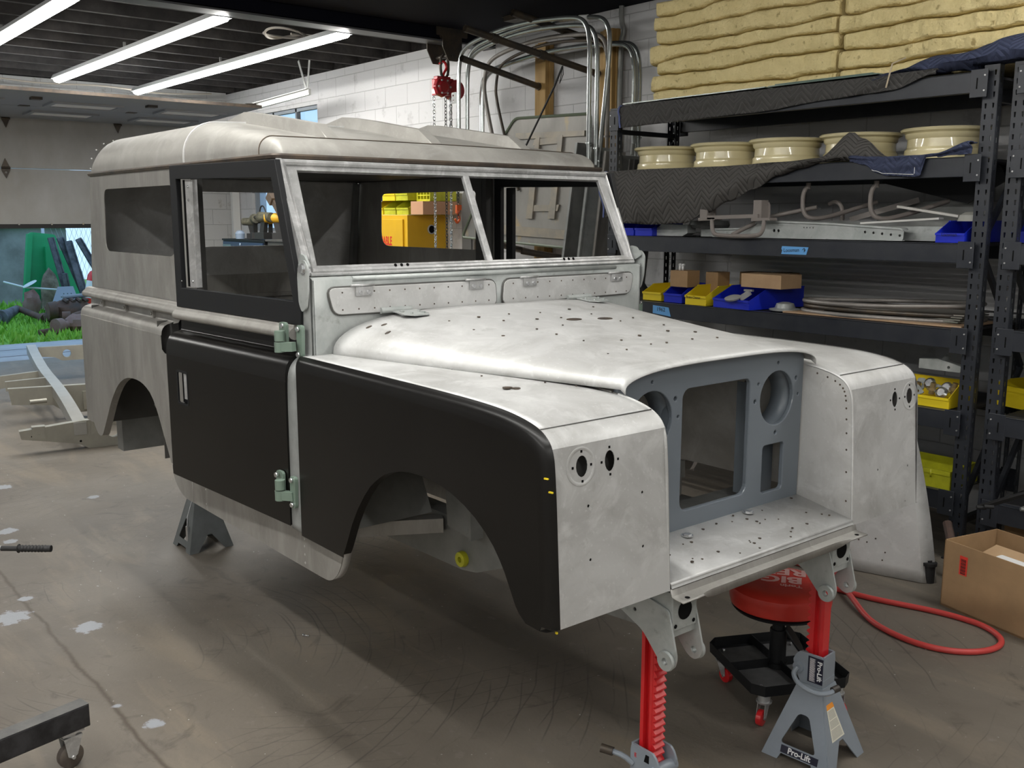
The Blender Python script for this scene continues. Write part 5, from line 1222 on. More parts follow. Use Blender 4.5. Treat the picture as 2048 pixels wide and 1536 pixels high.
# board and bundle of bent tubes on the lower shelf
b = MB(); b.box((.95,2.72,ZS+.005),(1.05,.40,.008)); tag(b.obj('plywood_board', mat('plywood', (.42,.28,.17), .6)), 'thin plywood board under the bent tubes on the lower shelf', 'board')
TP_ = [(.62,2.80),(.45,2.68),(.52,2.58),(.75,2.52),(1.0,2.53),(1.25,2.60),(1.44,2.66),(1.44,2.92),(1.2,3.0),(.85,3.0)]
for i, (dz, sc, m, lab) in enumerate(((.016,1.0,ROUNDT,'lowest bent grey tube hoop on the plywood board'),(.045,.97,DARKP,'dark rubber seal loop between the bent tubes'),(.072,.985,ROUNDT,'uppermost bent grey tube hoop on the pile, rising at its right end'))):
    b = MB(); b.tube([(.95+(x-.95)*sc, 2.76+(y-2.76)*sc, ZS+dz+(.05*max(0,(x-.9)) if i == 2 else 0)) for x, y in TP_], .0125, 10, closed=True, sm=2); tag(b.obj('tube_hoop', m), lab, 'tube')
for i in range(4):
    b = MB(); b.box((1.02+.03*i,2.78,ZS+.018+.011*i),(.80-.06*i,.30,.006),rz=.03*i-.05); tag(b.obj('flat_panel', mat('olive_sheet%d' % i, (.17+.04*i,.18+.03*i,.15+.03*i), .5)), ['lowest','second','third','topmost'][i]+' thin sheet of the small pile within the bent tubes', 'sheet')
# third shelf: blue bins, galvanised rails, tube brackets
ZT = 1.614
put(bin_('parts_bin',.14,.30,.10,BLUE,.5,'blue parts bin at the left end of the shelf below the grey blanket'), -.93, 2.54, ZT)
put(bin_('parts_bin',.15,.30,.10,BLUE,.5,'second blue parts bin from the left below the grey blanket'), -.775, 2.54, ZT)
o = put(bin_('parts_bin',.145,.40,.105,BLUE,.45,'blue parts bin marked Loosman by the right-hand post'), 1.315, 2.51, ZT)
MB().text('Loosman', .024, .0006, XZ(-.0085) @ T(.07,.040,0), sx=.9).obj('handwriting', BLKINK, o)
b = MB(); b.lathe([(0,.0),(.07,0),(.06,.03),(.035,.045),(0,.048)], 20, T(1.40,2.70,ZT+.105)); tag(b.obj('grommet', mat('pale_grey_rubber', (.42,.42,.38), .6)), 'pale grey dished part lying on the marked blue bin', 'car part')
o = put(bin_('parts_bin',.20,.34,.12,BLUE,.45,'dark-lit blue parts bin between the two racks'), 1.60, 2.70, ZT+.002)
def rail(x0, x1, y, z, h, d_, m, label, step=0):
    b = MB(); P = [(x0,0),(x1,0),(x1,h),(x1-.5*(x1-x0),h*1.15)] if not step else None
    if step:
        P = [(x0,.0),(x1,.0),(x1,h*.72),(x1-.45,h),(x0+.38,h*1.12),(x0+.33,h*1.1),(x0+.24,h*.62),(x0,h*.55)]
        P = rpoly(P, .02)
        hs = [circ(x0+.44,h*.5,.009,12), circ(x0+.47,h*.5,.009,12)]+[circ(x1-.22+.05*k,h*.5-.004*k,.007,10) for k in range(5)]+[circ(x0+.64+.02*k,h*.72,.004,8) for k in range(4)]
        b.plate(P, hs, .004, XZ(y) @ T(0,z,0))
        top = [(p[0], p[1]) for p in P if p[1] > h*.5]; top.sort()
        b.grid([[(x, y-.012, z+v+.004) for x, v in top],[(x, y+.05, z+v+.004) for x, v in top]]); b.grid([[(x, y-.012, z+v+.004) for x, v in top],[(x, y-.012, z+v-.006) for x, v in top]])
        b.box(((x0+x1)/2,y+.0,z+.003),(x1-x0,.03,.004))
    else: b.box(((x0+x1)/2,y+d_/2,z+h/2),(x1-x0,d_,h))
    return tag(b.obj('steel_rail', m), label, 'car part')
rail(-.12, 1.12, 2.55, ZT+.002, .088, .05, GALV, 'long stepped galvanised rail with round holes lying on the shelf', 1)
rail(-.30, .35, 2.64, ZT+.002, .05, .05, GALV, 'short galvanised channel behind the stepped rail, left end')
rail(.35, 1.29, 2.66, ZT+.002, .075, .05, GALV, 'pale galvanised channel ending at the marked blue bin')
rail(.2, 1.25, 2.80, ZT+.002, .10, .05, GALVD, 'dull galvanised channel furthest back on the shelf')
b = MB(); b.plate([(-.62,0),(-.40,0),(-.36,.02),(-.36,.07),(-.58,.075),(-.62,.05)], [], .08, XZ(2.62) @ T(0,ZT+.002,0)); b.plate([(-.70,.0),(-.66,.0),(-.66,.035),(-.70,.035)], [], .12, XZ(2.60) @ T(0,ZT+.002,0)); tag(b.obj('bracket_part', GALV), 'folded galvanised bracket below the hanging grey blanket', 'car part')
b = MB(); b.lathe([(.0,0),(.12,0),(.13,.02),(.12,.045),(.0,.05)], 28, T(-.30,2.72,ZT+.054)); tag(b.obj('round_cover', GALVD), 'round dull metal cover lying behind the folded bracket', 'car part')
b = MB()
b.box((1.06,2.62,ZT+.105),(.44,.05,.010),R=Ry(-.06)); tag(b.obj('white_strip', mat('white_strip_paint', (.66,.65,.62), .5)), 'lower white-painted strip lying left of the marked blue bin', 'strip')
b = MB(); b.box((1.17,2.70,ZT+.155),(.34,.05,.012),R=Ry(.15)); tag(b.obj('white_strip', mat('white_strip_paint2', (.60,.58,.54), .5)), 'upper slanting white-painted strip left of the marked blue bin', 'strip')
# brown-grey tube seat bracket frame standing on the shelf
sf = empty('tube_assembly', (0,-.105,0), label='grey-brown tube frame with two upright angle brackets on the shelf', cat='car part')
SFM = mat('taupe_primer', (.21,.185,.17), .55)
b = MB(); 
b.tube([(-.06,2.555,ZT+.11),(-.05,2.55,ZT+.03),(0,2.548,ZT+.013),(.27,2.548,ZT+.013),(.315,2.55,ZT+.035),(.32,2.555,ZT+.11)], .0125, 10, sm=2); b.tube([(.10,2.548,ZT+.02),(.22,2.70,ZT+.12),(.50,2.80,ZT+.18)], .0125, 10); b.obj('tube', SFM, sf)
b = MB(); b.bar((-.09,2.56,ZT+.12),(.28,2.56,ZT+.13),.03,.022); b.obj('cross_bar', SFM, sf)
for i, (x) in enumerate((-.15, .245)):
    b = MB(); b.box((x+.02,2.56,ZT+.165),(.055,.004,.11)); b.box((x+.048,2.59,ZT+.165),(.004,.06,.11)); b.plate([(0,.10),(.065,.10),(.065,.17),(.055,.19),(.04,.17),(0,.22-.05)], [circ(.052,.172,.004,8)], .004, XZ(2.62) @ T(x+.0,ZT+.02,0)); b.plate([(x-.01,ZT+.10),(x+.12,ZT+.105),(x+.115,ZT+.12),(x-.01,ZT+.118)], [], .07, XZ(2.58)); b.obj('angle_bracket', SFM, sf)
for i, x in enumerate((.50, .92)):
    b = MB(); b.tube([(x-.0,2.60,ZT+.30),(x-.02,2.58,ZT+.26),(x-.01,2.57,ZT+.16),(x+.03,2.57,ZT+.115),(x+.09,2.66,ZT+.12),(x+.24,2.92,ZT+.21)], .0125, 10, sm=2)
    b.cyl((x,2.60,ZT+.28),(x,2.60,ZT+.315),.014,n=10)
    tag(b.obj('bent_tube', SFM), ['left','right'][i]+' of two bent tubes hooked up to the underside of the wheel shelf', 'tube')
b = MB(); b.tube([(.50,2.82,ZT+.20),(.56,2.80,ZT+.215),(.60,2.80,ZT+.18),(.60,2.80,ZT+.105)], .012, 10, sm=2); b.bar((.62,2.85,ZT+.11),(.95,3.0,ZT+.22),.02,.03); tag(b.obj('bent_tube', SFM), 'hooked tube and strap behind the two hanging bent tubes', 'tube')
b = MB(); b.plate([(.75,.0),(1.25,-.12),(1.45,.0),(1.40,.08),(.8,.08)], [], .012, XZ(2.95) @ T(0,1.93,0)); tag(b.obj('dark_cloth', BLACKM), 'black cloth hanging under the wheel shelf at the back', 'cloth')
b = MB(); b.box((1.0,3.05,ZT+.15),(.65,.02,.12),R=Ry(-.05)); tag(b.obj('dull_plate', GALVD), 'long dull plate standing against the wall at the back of the shelf', 'plate')
# ribbed pale sheet along the wall behind the lower shelf
RIB = mat('ribbed_wall_sheet', (.62,.62,.62), .5, .1)
b = MB(); rows = []
for k in range(61):
    z_ = 1.22+.36*k/60; rows.append([(x, 3.275+.012*math.sin(k*PI/5), z_) for x in (-.55,1.0,2.4)])
b.grid(rows); b.box((.9,3.285,1.20),(2.9,.03,.02)); tag(b.obj('ribbed_sheet', RIB, solid=.003), 'long ribbed pale metal sheet standing behind the lower shelves', 'sheet')
# lower shelves
o = put(bin_('parts_bin',.42,.30,.11,YEL,.5,'yellow parts bin full of brass and steel fittings right of the far wing'), 1.02, 2.52, .777)
b = MB(); b.plate([(0,.0),(.22,0),(.235,.03),(.10,.06),(0,.05)], [circ(.16,.02,.008,8)], .05, XZ(2.64) @ T(1.22,.955,0)); b.cyl((1.34,2.62,.99),(1.34,2.68,1.02),.016,n=14); tag(b.obj('cover_casting', GALV), 'grey stamped cover lying over the yellow bin of fittings', 'car part')
rnd = random.Random(3)
for i in range(9):
    x = 1.14+.27*rnd.random(); y = 2.56+.14*rnd.random(); z_ = .80+.045*rnd.random()
    b = MB()
    if i % 3 == 0: b.cyl((x,y,z_),(x+.01,y,z_+.06),.014,n=12); b.cyl((x,y,z_+.02),(x,y,z_+.035),.022,n=6)
    elif i % 3 == 1: b.plate(rpoly([(0,0),(.07,-.01),(.08,.03),(.02,.05)], .012), [circ(.035,.02,.010,10)], .006, T(x-.03,y,z_+.03) @ Rx(.9) @ Rz(rnd.random()*3))
    else: b.lathe([(.0,0),(.03,0),(.032,.01),(.02,.02),(0,.02)], 16, T(x,y,z_+.03) @ Rx(1.1))
    tag(b.obj('metal_fitting', [mat('brass_%d' % i, (.35,.26,.13), .4, .7), GALV, CHROME][i % 3]), 'small metal fitting lying in the yellow bin right of the far wing', 'fitting', 'fittings in the yellow bin')
o = put(bin_('parts_bin',.24,.40,.12,YEL,.9,'deep yellow tray standing at the gap between the two racks'), 1.50, 2.86, .777, -.3)
o = put(bin_('parts_bin',.42,.30,.10,YELD,.98,'lime-yellow plastic tray on the wire shelf right of the far wing'), 1.05, 2.54, .352)
b = MB()
for k in range(3): b.cyl((.22+.05*k,-.006,.055),(.22+.05*k,-.006,.095),.005,n=8)
b.obj('moulded_ribs', YELD, o)
# second rack contents
b = MB(); b.lathe([(0,-.20),(.05,-.20),(.075,-.17),(.08,0),(.075,.17),(.05,.20),(0,.20)], 24, T(2.05,2.70,.875) @ Rz(-.5) @ Ry(PI/2)); b.lathe([(.030,0),(.034,0),(.034,.12),(.030,.12)], 20, T(1.90,2.62,.845) @ Rz(-2.2) @ Ry(PI/2), closed=True)
tag(b.obj('exhaust_silencer', mat('silencer_metal', (.17,.16,.155), .45, .6, var=(.24,.23,.22), scale=8)), 'grey oval exhaust silencer with open pipe on the right-hand rack', 'car part')
for i, (x, ang) in enumerate(((0,.0),(.035,.03),(.16,.10))):
    b = MB(); rows = []
    for k in range(15):
        t = k/14; X_ = 1.735+x+.62*t*math.cos(.25+ang); Y_ = 2.32+.30*t+ (.1 if i == 2 else 0)*(1-t); Z_ = .375+.17*math.sin(t*PI*.62)+(.0 if i < 2 else -.015)+.012*i
        rows.append([(X_-.02, Y_-.0, Z_),(X_+.012, Y_+.028, Z_),(X_+.012,Y_+.028,Z_-.007),(X_-.02,Y_,Z_-.007)])
    b.grid(rows, closed=True, smooth=False); b.cyl((rows[0][0][0],rows[0][0][1],rows[0][0][2]-.01),(rows[0][1][0],rows[0][1][1],rows[0][1][2]-.01),.010,n=10)
    tag(b.obj('leaf_spring', [RUBBER, RUBBER, GALVD][i]), ['left curved black spring leaf on the lowest shelf of the right-hand rack','second curved black spring leaf on the right-hand rack','grey curved spring leaf with an eye hole on the right-hand rack'][i], 'leaf spring')
for i in range(3):
    b = MB(); b.plate(rrect(1.78,2.50,2.6,3.0,.03), [], .014, T(0,0,1.214+.018*i) @ Rz(.0) , bev=.003); tag(b.obj('sage_sheet', mat('sage_panel%d' % i, (.24,.28,.22), .5)), ['lowest','middle','uppermost'][i]+' sage green flat panel on the right-hand rack', 'panel')
b = MB(); b.plate([(0,0),(.5,0),(.5,.05),(.04,.05)], [circ(.1,.025,.008,8)], .10, XZ(2.66) @ T(1.76,2.045,0)); b.tube([(1.80,2.66,2.10),(1.84,2.6,2.17),(1.80,2.66,2.22),(1.9,2.7,2.25)], .012, 8, sm=2); tag(b.obj('black_assembly', RACK), 'dark steel bracket assembly on the upper right shelf', 'car part')
b = MB(); b.box((2.2,2.8,1.70),(.7,.3,.17)); tag(b.obj('storage_carton', CARD), 'brown carton on the right-hand rack at the picture edge', 'box')
for i, (x, y) in enumerate(((1.75,2.90),(2.05,3.0))):
    b = MB(); b.box((x,y,.10),(.26,.18,.17),rz=.4+i); tag(b.obj('old_carton', CARD), ['crumpled brown carton on the floor between the racks','brown carton on the floor under the right-hand rack'][i], 'box')
# ------------------------------------------------------------------ wall pipe rack, hoops, sheets
for i, x in enumerate((-2.56, -1.79)):
    b = MB(); b.box((x, YW-.03, 1.7), (.19, .045, 2.9)); b.box((x+.03, YW-.07, 1.7), (.10, .04, 2.9)); tag(b.obj('timber_post', LUM, bevel=.003), ['left','right'][i]+' pale timber post bolted upright to the block wall behind the steel hoops', 'post')
def pipe(a, c, r, lab, collar=()):
    b = MB(); b.cyl(a, c, r, n=16, cap=False); b.cyl(a, c, r*.8, n=16, cap=False)
    A_, C_ = Vector(a), Vector(c); d = (C_-A_).normalized()
    b.cyl(A_-d*.0, A_+d*.03, r*1.25, n=14)
    for q in collar: p = A_.lerp(C_, q); b.cyl(p-d*.03, p+d*.03, r*1.3, n=14)
    tag(b.obj('storage_pipe', DARKP), lab, 'pipe'); return b
pipe((-1.88,3.24,3.065), (-1.92,2.42,3.19), .026, 'uppermost dark iron pipe sticking out of the wall over the hoops')
pipe((-1.87,3.24,2.83), (-1.87,1.95,3.02), .025, 'long dark iron pipe with collars crossing in front of the hoops', (.45,.80))
pipe((-2.56,3.24,2.80), (-2.38,2.30,2.915), .025, 'short dark iron pipe ending on the left timber post')
pipe((-2.56,3.24,1.42), (-2.30,2.55,1.53), .025, 'lower dark iron pipe seen through the windscreen at its left')
pipe((-1.79,3.24,1.36), (-2.05,2.62,1.475), .025, 'lower dark iron pipe seen through the right half of the windscreen')
b = MB(); b.tube([(-1.93,2.92,2.865),(-2.0,2.90,2.72),(-2.37,2.88,2.22)], .008, 8); b.tube([(-1.93,2.92,2.90),(-1.90,2.90,2.80),(-1.95,2.91,2.74),(-1.93,2.92,2.86)], .003, 6); tag(b.obj('black_cable', RUBBER), 'thin black cable hanging slantwise from the long iron pipe', 'cable')
TUBG = mat('galvanised_tube', (.50,.53,.52), .25, .85, var=(.36,.38,.38), scale=6, vamt=.6)
def hoop(y, xl, xr, zt, zl, zr, m, lab, lean=0, r=.0165, sag=.05, tabs=0, ex=0):
    c = .17
    P = [(xl-ex*1.0, y, zl), (xl, y, zt-.32), (xl+.01, y, zt-c), (xl+.05,y,zt-.06), (xl+c+.06, y, zt-.0), ((xl+xr)/2, y, zt+sag), (xr-c-.02, y, zt+.01), (xr-.045,y,zt-.035), (xr, y, zt-c), (xr+lean*.3, y, zt-.45), (xr+lean, y, zr)]
    h = empty('steel_hoop', (0,0,0), label=lab, cat='hoop', group=None)
    b = MB(); b.tube(P, r, 10, sm=3); b.obj('tube', m, h)
    b = MB(); b.cyl((xr+lean, y, zr-.10), (xr+lean, y, zr+.02), r*.8, n=10); b.cyl((xr+lean*.97,y,zr+.01),(xr+lean*.97,y,zr+.02),r*1.5,n=12); b.obj('leg_spigot', m, h)
    if tabs:
        b = MB()
        for z in ((zt-.42), (zt-.85)): b.plate(rrect(-.07,-.045,.0,.045,.01), [circ(-.045,.02,.009,8), circ(-.045,-.02,.009,8)], .004, XZ(y-.012) @ T(xl-.01,z,0))
        b.obj('bracket_tab', GALVD, h)
    return h
hoop(2.60, -2.83, -1.30, 3.11, 1.95, 2.23, TUBG, 'bright steel hoop hanging nearest the camera, with two slotted tabs', tabs=1)
hoop(2.68, -2.82, -1.305, 3.07, 2.0, 2.2, TUBG, 'bright steel hoop second from the front of the hanging group')
hoop(2.80, -2.98, -1.30, 3.14, 2.05, 2.12, TUBG, 'bright steel hoop with white tape at its upper right bend', lean=-.10)
hoop(2.90, -2.88, -1.42, 3.05, 2.0, 2.3, ROUNDT, 'dull dark hoop hanging within the bright hoops, left legs leaning', ex=-.25)
hoop(2.96, -2.80, -1.48, 3.02, 1.95, 2.2, DARKP, 'thin dark hoop behind the dull hoop on the wall', ex=-.30, r=.012)
hoop(3.04, -3.08, -1.29, 2.98, 2.0, 2.33, TUBG, 'steel hoop third from the wall, its right leg near the rack')
hoop(3.10, -3.16, -1.33, 2.99, 2.0, 2.15, TUBG, 'steel hoop second from the wall, with a small foot plate', )
hoop(3.16, -3.26, -1.35, 3.01, 2.0, 2.3, TUBG, 'steel hoop nearest the block wall, behind all the others', )
b = MB(); b.cyl((-1.62,2.80,3.155),(-1.53,2.80,3.145),.021,n=14); tag(b.obj('white_tape', WHITE), 'short white tape wrap on the upper bend of a steel hoop', 'tape')
b = MB(); b.plate([(-.10,0),(.10,0),(0,.12)], [], .004, XZ(3.02) @ T(-1.28,2.08,0)); b.plate([(-.12,0),(.12,0),(.12,.012),(-.12,.012)], [], .03, XZ(3.02) @ T(-1.28,2.07,0)); b.cyl((-1.28,3.02,2.18),(-1.29,3.04,2.26),.014,n=10); tag(b.obj('foot_plate', GALVD), 'triangular gusset foot hanging behind the left rack post', 'bracket')
# big old pressed panel leaning
OLD = mat('weathered_pressing', (.30,.285,.26), .5, .35, var=(.19,.185,.175), scale=4, vamt=.8, stretch=(1,1,.4), bump=.15, bscale=8, var2=(.40,.30,.16), scale2=10, v2amt=.12)
pn = empty('pressed_panel', (0,0,0), label='large weathered metal pressing with an olive edge leaning against the wall under the hoops', cat='panel')
b = MB(); O = rpoly([(-3.30,1.555),(-1.90,1.495),(-1.72,1.60),(-1.665,2.50),(-2.56,2.53),(-2.70,2.40)], .05)
b.plate(O, [], .01, XZ(2.98)); sk = b.obj('sheet', OLD, pn)
b = MB()
for x in (-2.35, -2.08): b.plate([(x-.05,1.72),(x+.03,1.72),(x+.12,2.36),(x+.07,2.36)], [], .02, XZ(2.965))
for z in (1.78,1.98,2.30): b.plate([(-2.32,z),(-2.02,z),(-2.0,z+.05),(-2.30,z+.05)], [], .014, XZ(2.966))
b.plate([(-3.1,1.60),(-1.86,1.56),(-1.84,1.63),(-3.05,1.68)], [], .016, XZ(2.966)); b.plate([(-2.55,2.36),(-1.72,2.34),(-1.72,2.38),(-2.53,2.41)], [], .016, XZ(2.966)); b.obj('pressed_rib', mat('rib_pressing', (.34,.29,.22), .5, .3, var=(.22,.21,.19), scale=9, vamt=.7), sk)
b = MB(); b.tube([(x, 2.972, z) for x, z in O], .012, 6, closed=True); b.obj('rolled_edge', mat('olive_paint', (.13,.16,.11), .5), sk)
for i in range(5):
    y = 2.72+.07*i; x = -1.46+.075*i
    b = MB(); b.bar((x-.36+.03*i,y,.0),(x-.0,y+.02,2.26-.03*i),.012,.20 if i < 4 else .3,up=(0,1,0)); b.bar((x-.36+.03*i+.01,y-.10,.0),(x+.01,y-.09,2.26-.03*i),.022,.012,up=(0,1,0))
    tag(b.obj('body_sheet', [GALVD, GALV, ALUD, GALVD, DARKIN][i]), ['front','second','third','fourth','hindmost dark'][i]+' of the sheets leaning edge-on between pressing and rack', 'sheet')
b = MB(); b.tube([(-1.66,3.27,3.36),(-1.66,3.27,3.2),(-1.63,3.27,3.12),(-1.66,3.27,3.05),(-1.66,3.27,2.0)], .02, 10, sm=1); tag(b.obj('conduit', GALVD), 'grey conduit running down the block wall behind the hoops', 'conduit')
b = MB(); b.box((-2.45,2.9,3.30),(.16,.14,.07)); b.tube([(-2.53,2.9,3.30),(-2.62,2.8,3.33),(-2.75,2.8,3.34)], .012, 8, sm=1); tag(b.obj('junction_box', DARKP), 'square dark junction box on the ceiling above the hoops', 'junction box')
# ------------------------------------------------------------------ chain hoist on its trolley
HX, HY = BX, 2.82
tr = empty('hoist_trolley', (HX, HY, 3.21), label='dark steel beam trolley clamped on the ceiling beam above the red hoist', cat='trolley')
for s in (-1, 1):
    b = MB(); b.plate(rpoly([(-.16,.12),(.16,.12),(.16,.03),(.10,.03),(.10,-.12),(.05,-.17),(-.04,-.17),(-.10,-.06),(-.10,.03),(-.16,.03)], .008), [], .01, YZ(0) @ T(0,0,s*.115)); b.obj('side_plate', DARKP, tr)
b = MB()
for s in (-1, 1):
    for y in (-.08,.08): b.cyl((s*.108,y,.035),(s*.07,y,.035),.03,n=16)
b.cyl((-.13,0,-.12),(.13,0,-.12),.016,n=12); b.obj('roller', DARKP, tr)
b = MB(); b.tube([(0,-.03,-.11),(0,-.045,-.2),(0,-.03,-.29),(0,.03,-.29),(0,.045,-.2),(0,.03,-.11)], .012, 8, closed=True, sm=1); b.obj('shackle', DARKP, tr)
REDC = mat('hoist_red', (.33,.012,.02), .35, .1, coat=.3)
h = empty('chain_hoist', (HX, HY-.02, 2.885), label='red hand chain hoist hanging with its chains above the vehicle roof', cat='hoist')
b = MB(); b.tube([(0,0,.03),(0,.012,.07),(0,.045,.11),(0,.03,.16),(0,-.01,.165),(0,-.03,.14)], .011, 10, sm=2); b.obj('hook', REDP, h)
b = MB(); b.cyl((.06,-.06,-.06),(.095,-.06,-.06),.088,.08,n=8); b.cyl((.095,-.06,-.06),(.115,-.06,-.06),.06,.045,n=16); b.box((0,.0,-.05),(.12,.15,.14)); b.cyl((-.02,.10,-.07),(.07,.10,-.07),.085,n=24); b.box((.02,-.02,.02),(.06,.14,.03)); b.obj('gear_case', REDC, h, bevel=.006)
b = MB()
for k in range(6): a = PI/3*k; b.cyl((.112,-.06+.06*math.cos(a),-.06+.06*math.sin(a)),(.12,-.06+.06*math.cos(a),-.06+.06*math.sin(a)),.008,n=8)
b.obj('case_bolts', STEEL, h)
CHAIN = mat('chain_steel', (.10,.10,.10), .35, .8)
def chain(b, x, y, z0, z1, L=.030, r=.0036, wd=.011):
    z = z0; k = 0
    while z > z1:
        P = []
        for q in range(10):
            a = 2*PI*q/10; dx = wd*math.cos(a); dz = L*.62*math.sin(a)
            P.append((x+(dx if k % 2 else 0), y+(0 if k % 2 else dx), z-L/2+dz))
        b.tube(P, r, 5, closed=True); z -= L*.92; k += 1
for i, (dy, z1, bright) in enumerate(((-.115,1.25,1),(.0,1.15,0),(.05,1.95,0),(.035,1.10,1),(.105,1.75,0))):
    b = MB(); chain(b, .03+.01*i, dy, -.14, z1-2.885); b.obj('chain', CHROME if bright else CHAIN, h)
b = MB(); b.cyl((.06,.105,-1.05),(.06,.105,-1.12),.02,n=10); b.tube([(.06,.105,-1.12),(.06,.13,-1.17),(.06,.10,-1.21),(.06,.075,-1.17)], .011, 8, sm=2); b.box((.075,.105,-1.07),(.02,.05,.045)); b.obj('lower_hook', mat('orange_paint', (.75,.13,.03), .4), h)
# looped white cable on the ceiling and loose wire
b = MB(); b.tube([(-4.25+.14*math.cos(a)+.02*math.cos(3*a), 1.85+.24*math.sin(a), 3.285-.03*math.sin(a*2)) for a in [2*PI*k/20 for k in range(20)]], .010, 8, closed=True, sm=1); b.tube([(-4.25+.10*math.cos(a), 1.80+.20*math.sin(a), 3.275) for a in [2*PI*k/20 for k in range(16)]], .010, 8, sm=1); tag(b.obj('cable_coil', mat('white_cable', (.45,.42,.38), .6)), 'loose coil of pale cable hanging under the ceiling joists', 'cable')
b = MB(); b.tube([(-8.5,-.6,3.27),(-8.45,.3,3.25),(-8.6,.9,3.23),(-8.5,1.6,3.26),(-8.55,2.2,3.21),(-8.5,2.9,3.26)], .010, 8, sm=2); tag(b.obj('ceiling_wire', mat('pale_wire', (.40,.36,.30), .6)), 'drooping pale wire along the ceiling above the garage door', 'cable')
# ------------------------------------------------------------------ yellow cabinet and what stands on it
c = empty('safety_cabinet', (-4.0, 2.855, 0), label='yellow flammables cabinet against the block wall, seen through the side window', cat='cabinet')
b = MB(); b.box((-.46,.23,.90),(.92,.46,1.70)); b.box((-.46,.23,.03),(.9,.44,.06)); b.obj('cabinet_body', YCAB, c, bevel=.004)
b = MB(); b.box((-.49,-.008,.90),(.86,.016,1.62)); dd_ = b.obj('cabinet_door', YCAB, c, bevel=.003)
MB().text('FLAMMABLE', .115, .001, XZ(-.0175) @ T(-.44,1.50,0), bold=.003, sx=.62).obj('lettering', REDI, dd_)
b = MB(); b.lathe([(.020,0),(.045,0),(.045,.012),(.036,.014),(.034,.004),(.020,.004)], 24, T(.0,.27,1.615) @ Ry(PI/2)); vo = b.obj('vent_ring', STEEL, c)
MB().cyl((.001,.27,1.615),(.006,.27,1.615),.035,n=20).obj('vent_opening', HOLE, vo)
def gbin(x, y, z, w_, d_, h_, m, lab): return put(bin_('parts_bin', w_, d_, h_, m, .5, lab), x, y, z)
for i, (x, z, w_, m, lab) in enumerate(((-4.62,1.752,.17,YEL,'yellow parts bin at the left on top of the yellow cabinet'),(-4.42,1.752,.20,YELD,'lime parts bin second from left on the yellow cabinet'),(-4.20,1.752,.20,YELD,'lime parts bin in the middle of the yellow cabinet top'),(-4.62,1.885,.15,BLUE,'blue parts bin on top of the left stack on the yellow cabinet'),(-4.45,1.885,.22,YEL,'yellow parts bin in the upper row on the yellow cabinet'),(-4.21,1.885,.20,YELD,'lime parts bin at the right of the upper row on the yellow cabinet'))):
    gbin(x, 2.87, z, w_, .32, .13, m, lab)
b = MB(); b.box((-3.88+.02,3.08,1.815),(.20,.42,.12)); tag(b.obj('salmon_box', mat('salmon_card', (.55,.30,.17), .6)), 'salmon coloured box at the right end of the yellow cabinet top', 'box')
b.v = []; 
b = MB(); b.plate(rrect(0,0,.22,.14,.01), [rrect(.02+.05*i,.02+.04*j,.06+.05*i,.05+.04*j,.002) for i in range(4) for j in range(3)], .30, XZ(3.1) @ T(-3.98,1.876,0)); tag(b.obj('wire_basket', YELD), 'lime grid-sided crate on the salmon box', 'crate')
b = MB(); b.plate([(-3.62,.0),(-3.48,.0),(-3.48,2.05),(-3.55,2.05),(-3.62,1.9)], [], .02, XZ(3.22)); tag(b.obj('dark_plate', DARKIN), 'dark plate standing at the wall beside the yellow cabinet', 'plate')
# toolbox with cordless tools, seen through the door window
tbx = empty('tool_chest', (-7.42, 2.5, 0), label='navy tool chest with silver drawer pulls below the window, seen through the door', cat='tool chest')
b = MB(); b.box((.56,.25,.735),(1.12,.50,1.45)); b.box((.56,.25,1.465),(1.14,.52,.02)); b.obj('chest_body', BLACKM, tbx)
b = MB(); b.box((.56,-.008,1.405),(1.06,.016,.075)); b.box((.56,-.008,1.25),(1.06,.016,.06)); dw = b.obj('drawer', NAVY, tbx)
b = MB(); b.box((.33,-.02,1.352),(.58,.012,.022)); b.box((.88,-.02,1.352),(.40,.012,.022)); b.cyl((.52,-.018,1.42),(.52,-.024,1.42),.014,n=10); b.obj('drawer_pull', CHROME, dw)
b = MB(); b.box((.14,-.018,1.40),(.22,.003,.022)); b.obj('maker_plate', mat('plate_teal', (.12,.2,.22), .4), dw)
b = MB(); b.box((-5.85,2.75,.73),(.80,.48,1.46)); b.box((-5.85,2.75,1.475),(.84,.52,.02)); tag(b.obj('dark_cabinet', DARKIN), 'dark brown cabinet right of the navy tool chest', 'cabinet')
TOOLY = mat('tool_yellow', (.80,.45,.03), .45); TOOLB = mat('tool_black', (.03,.03,.03), .5); TOOLG = mat('tool_grey_camo', (.16,.15,.10), .6, 0, var=(.05,.05,.04), scale=25)
def drill(x, y, z, a, s, my, lab):
    d = empty('cordless_drill', (x, y, z), a, label=lab, cat='power tool')
    b = MB(); b.cyl((-.09*s,0,.17*s),(.06*s,0,.17*s),.036*s,.042*s,n=16); b.obj('motor_case', my, d)
    b = MB(); b.bar((0,0,.15*s),(.03*s,0,.03*s),.035*s,.05*s,up=(1,0,0)); b.box((.03*s,0,.03*s),(.12*s,.07*s,.05*s)); b.cyl((.06*s,0,.17*s),(.13*s,0,.17*s),.022*s,.012*s,n=12); b.obj('grip_and_battery', TOOLB, d)
    return d
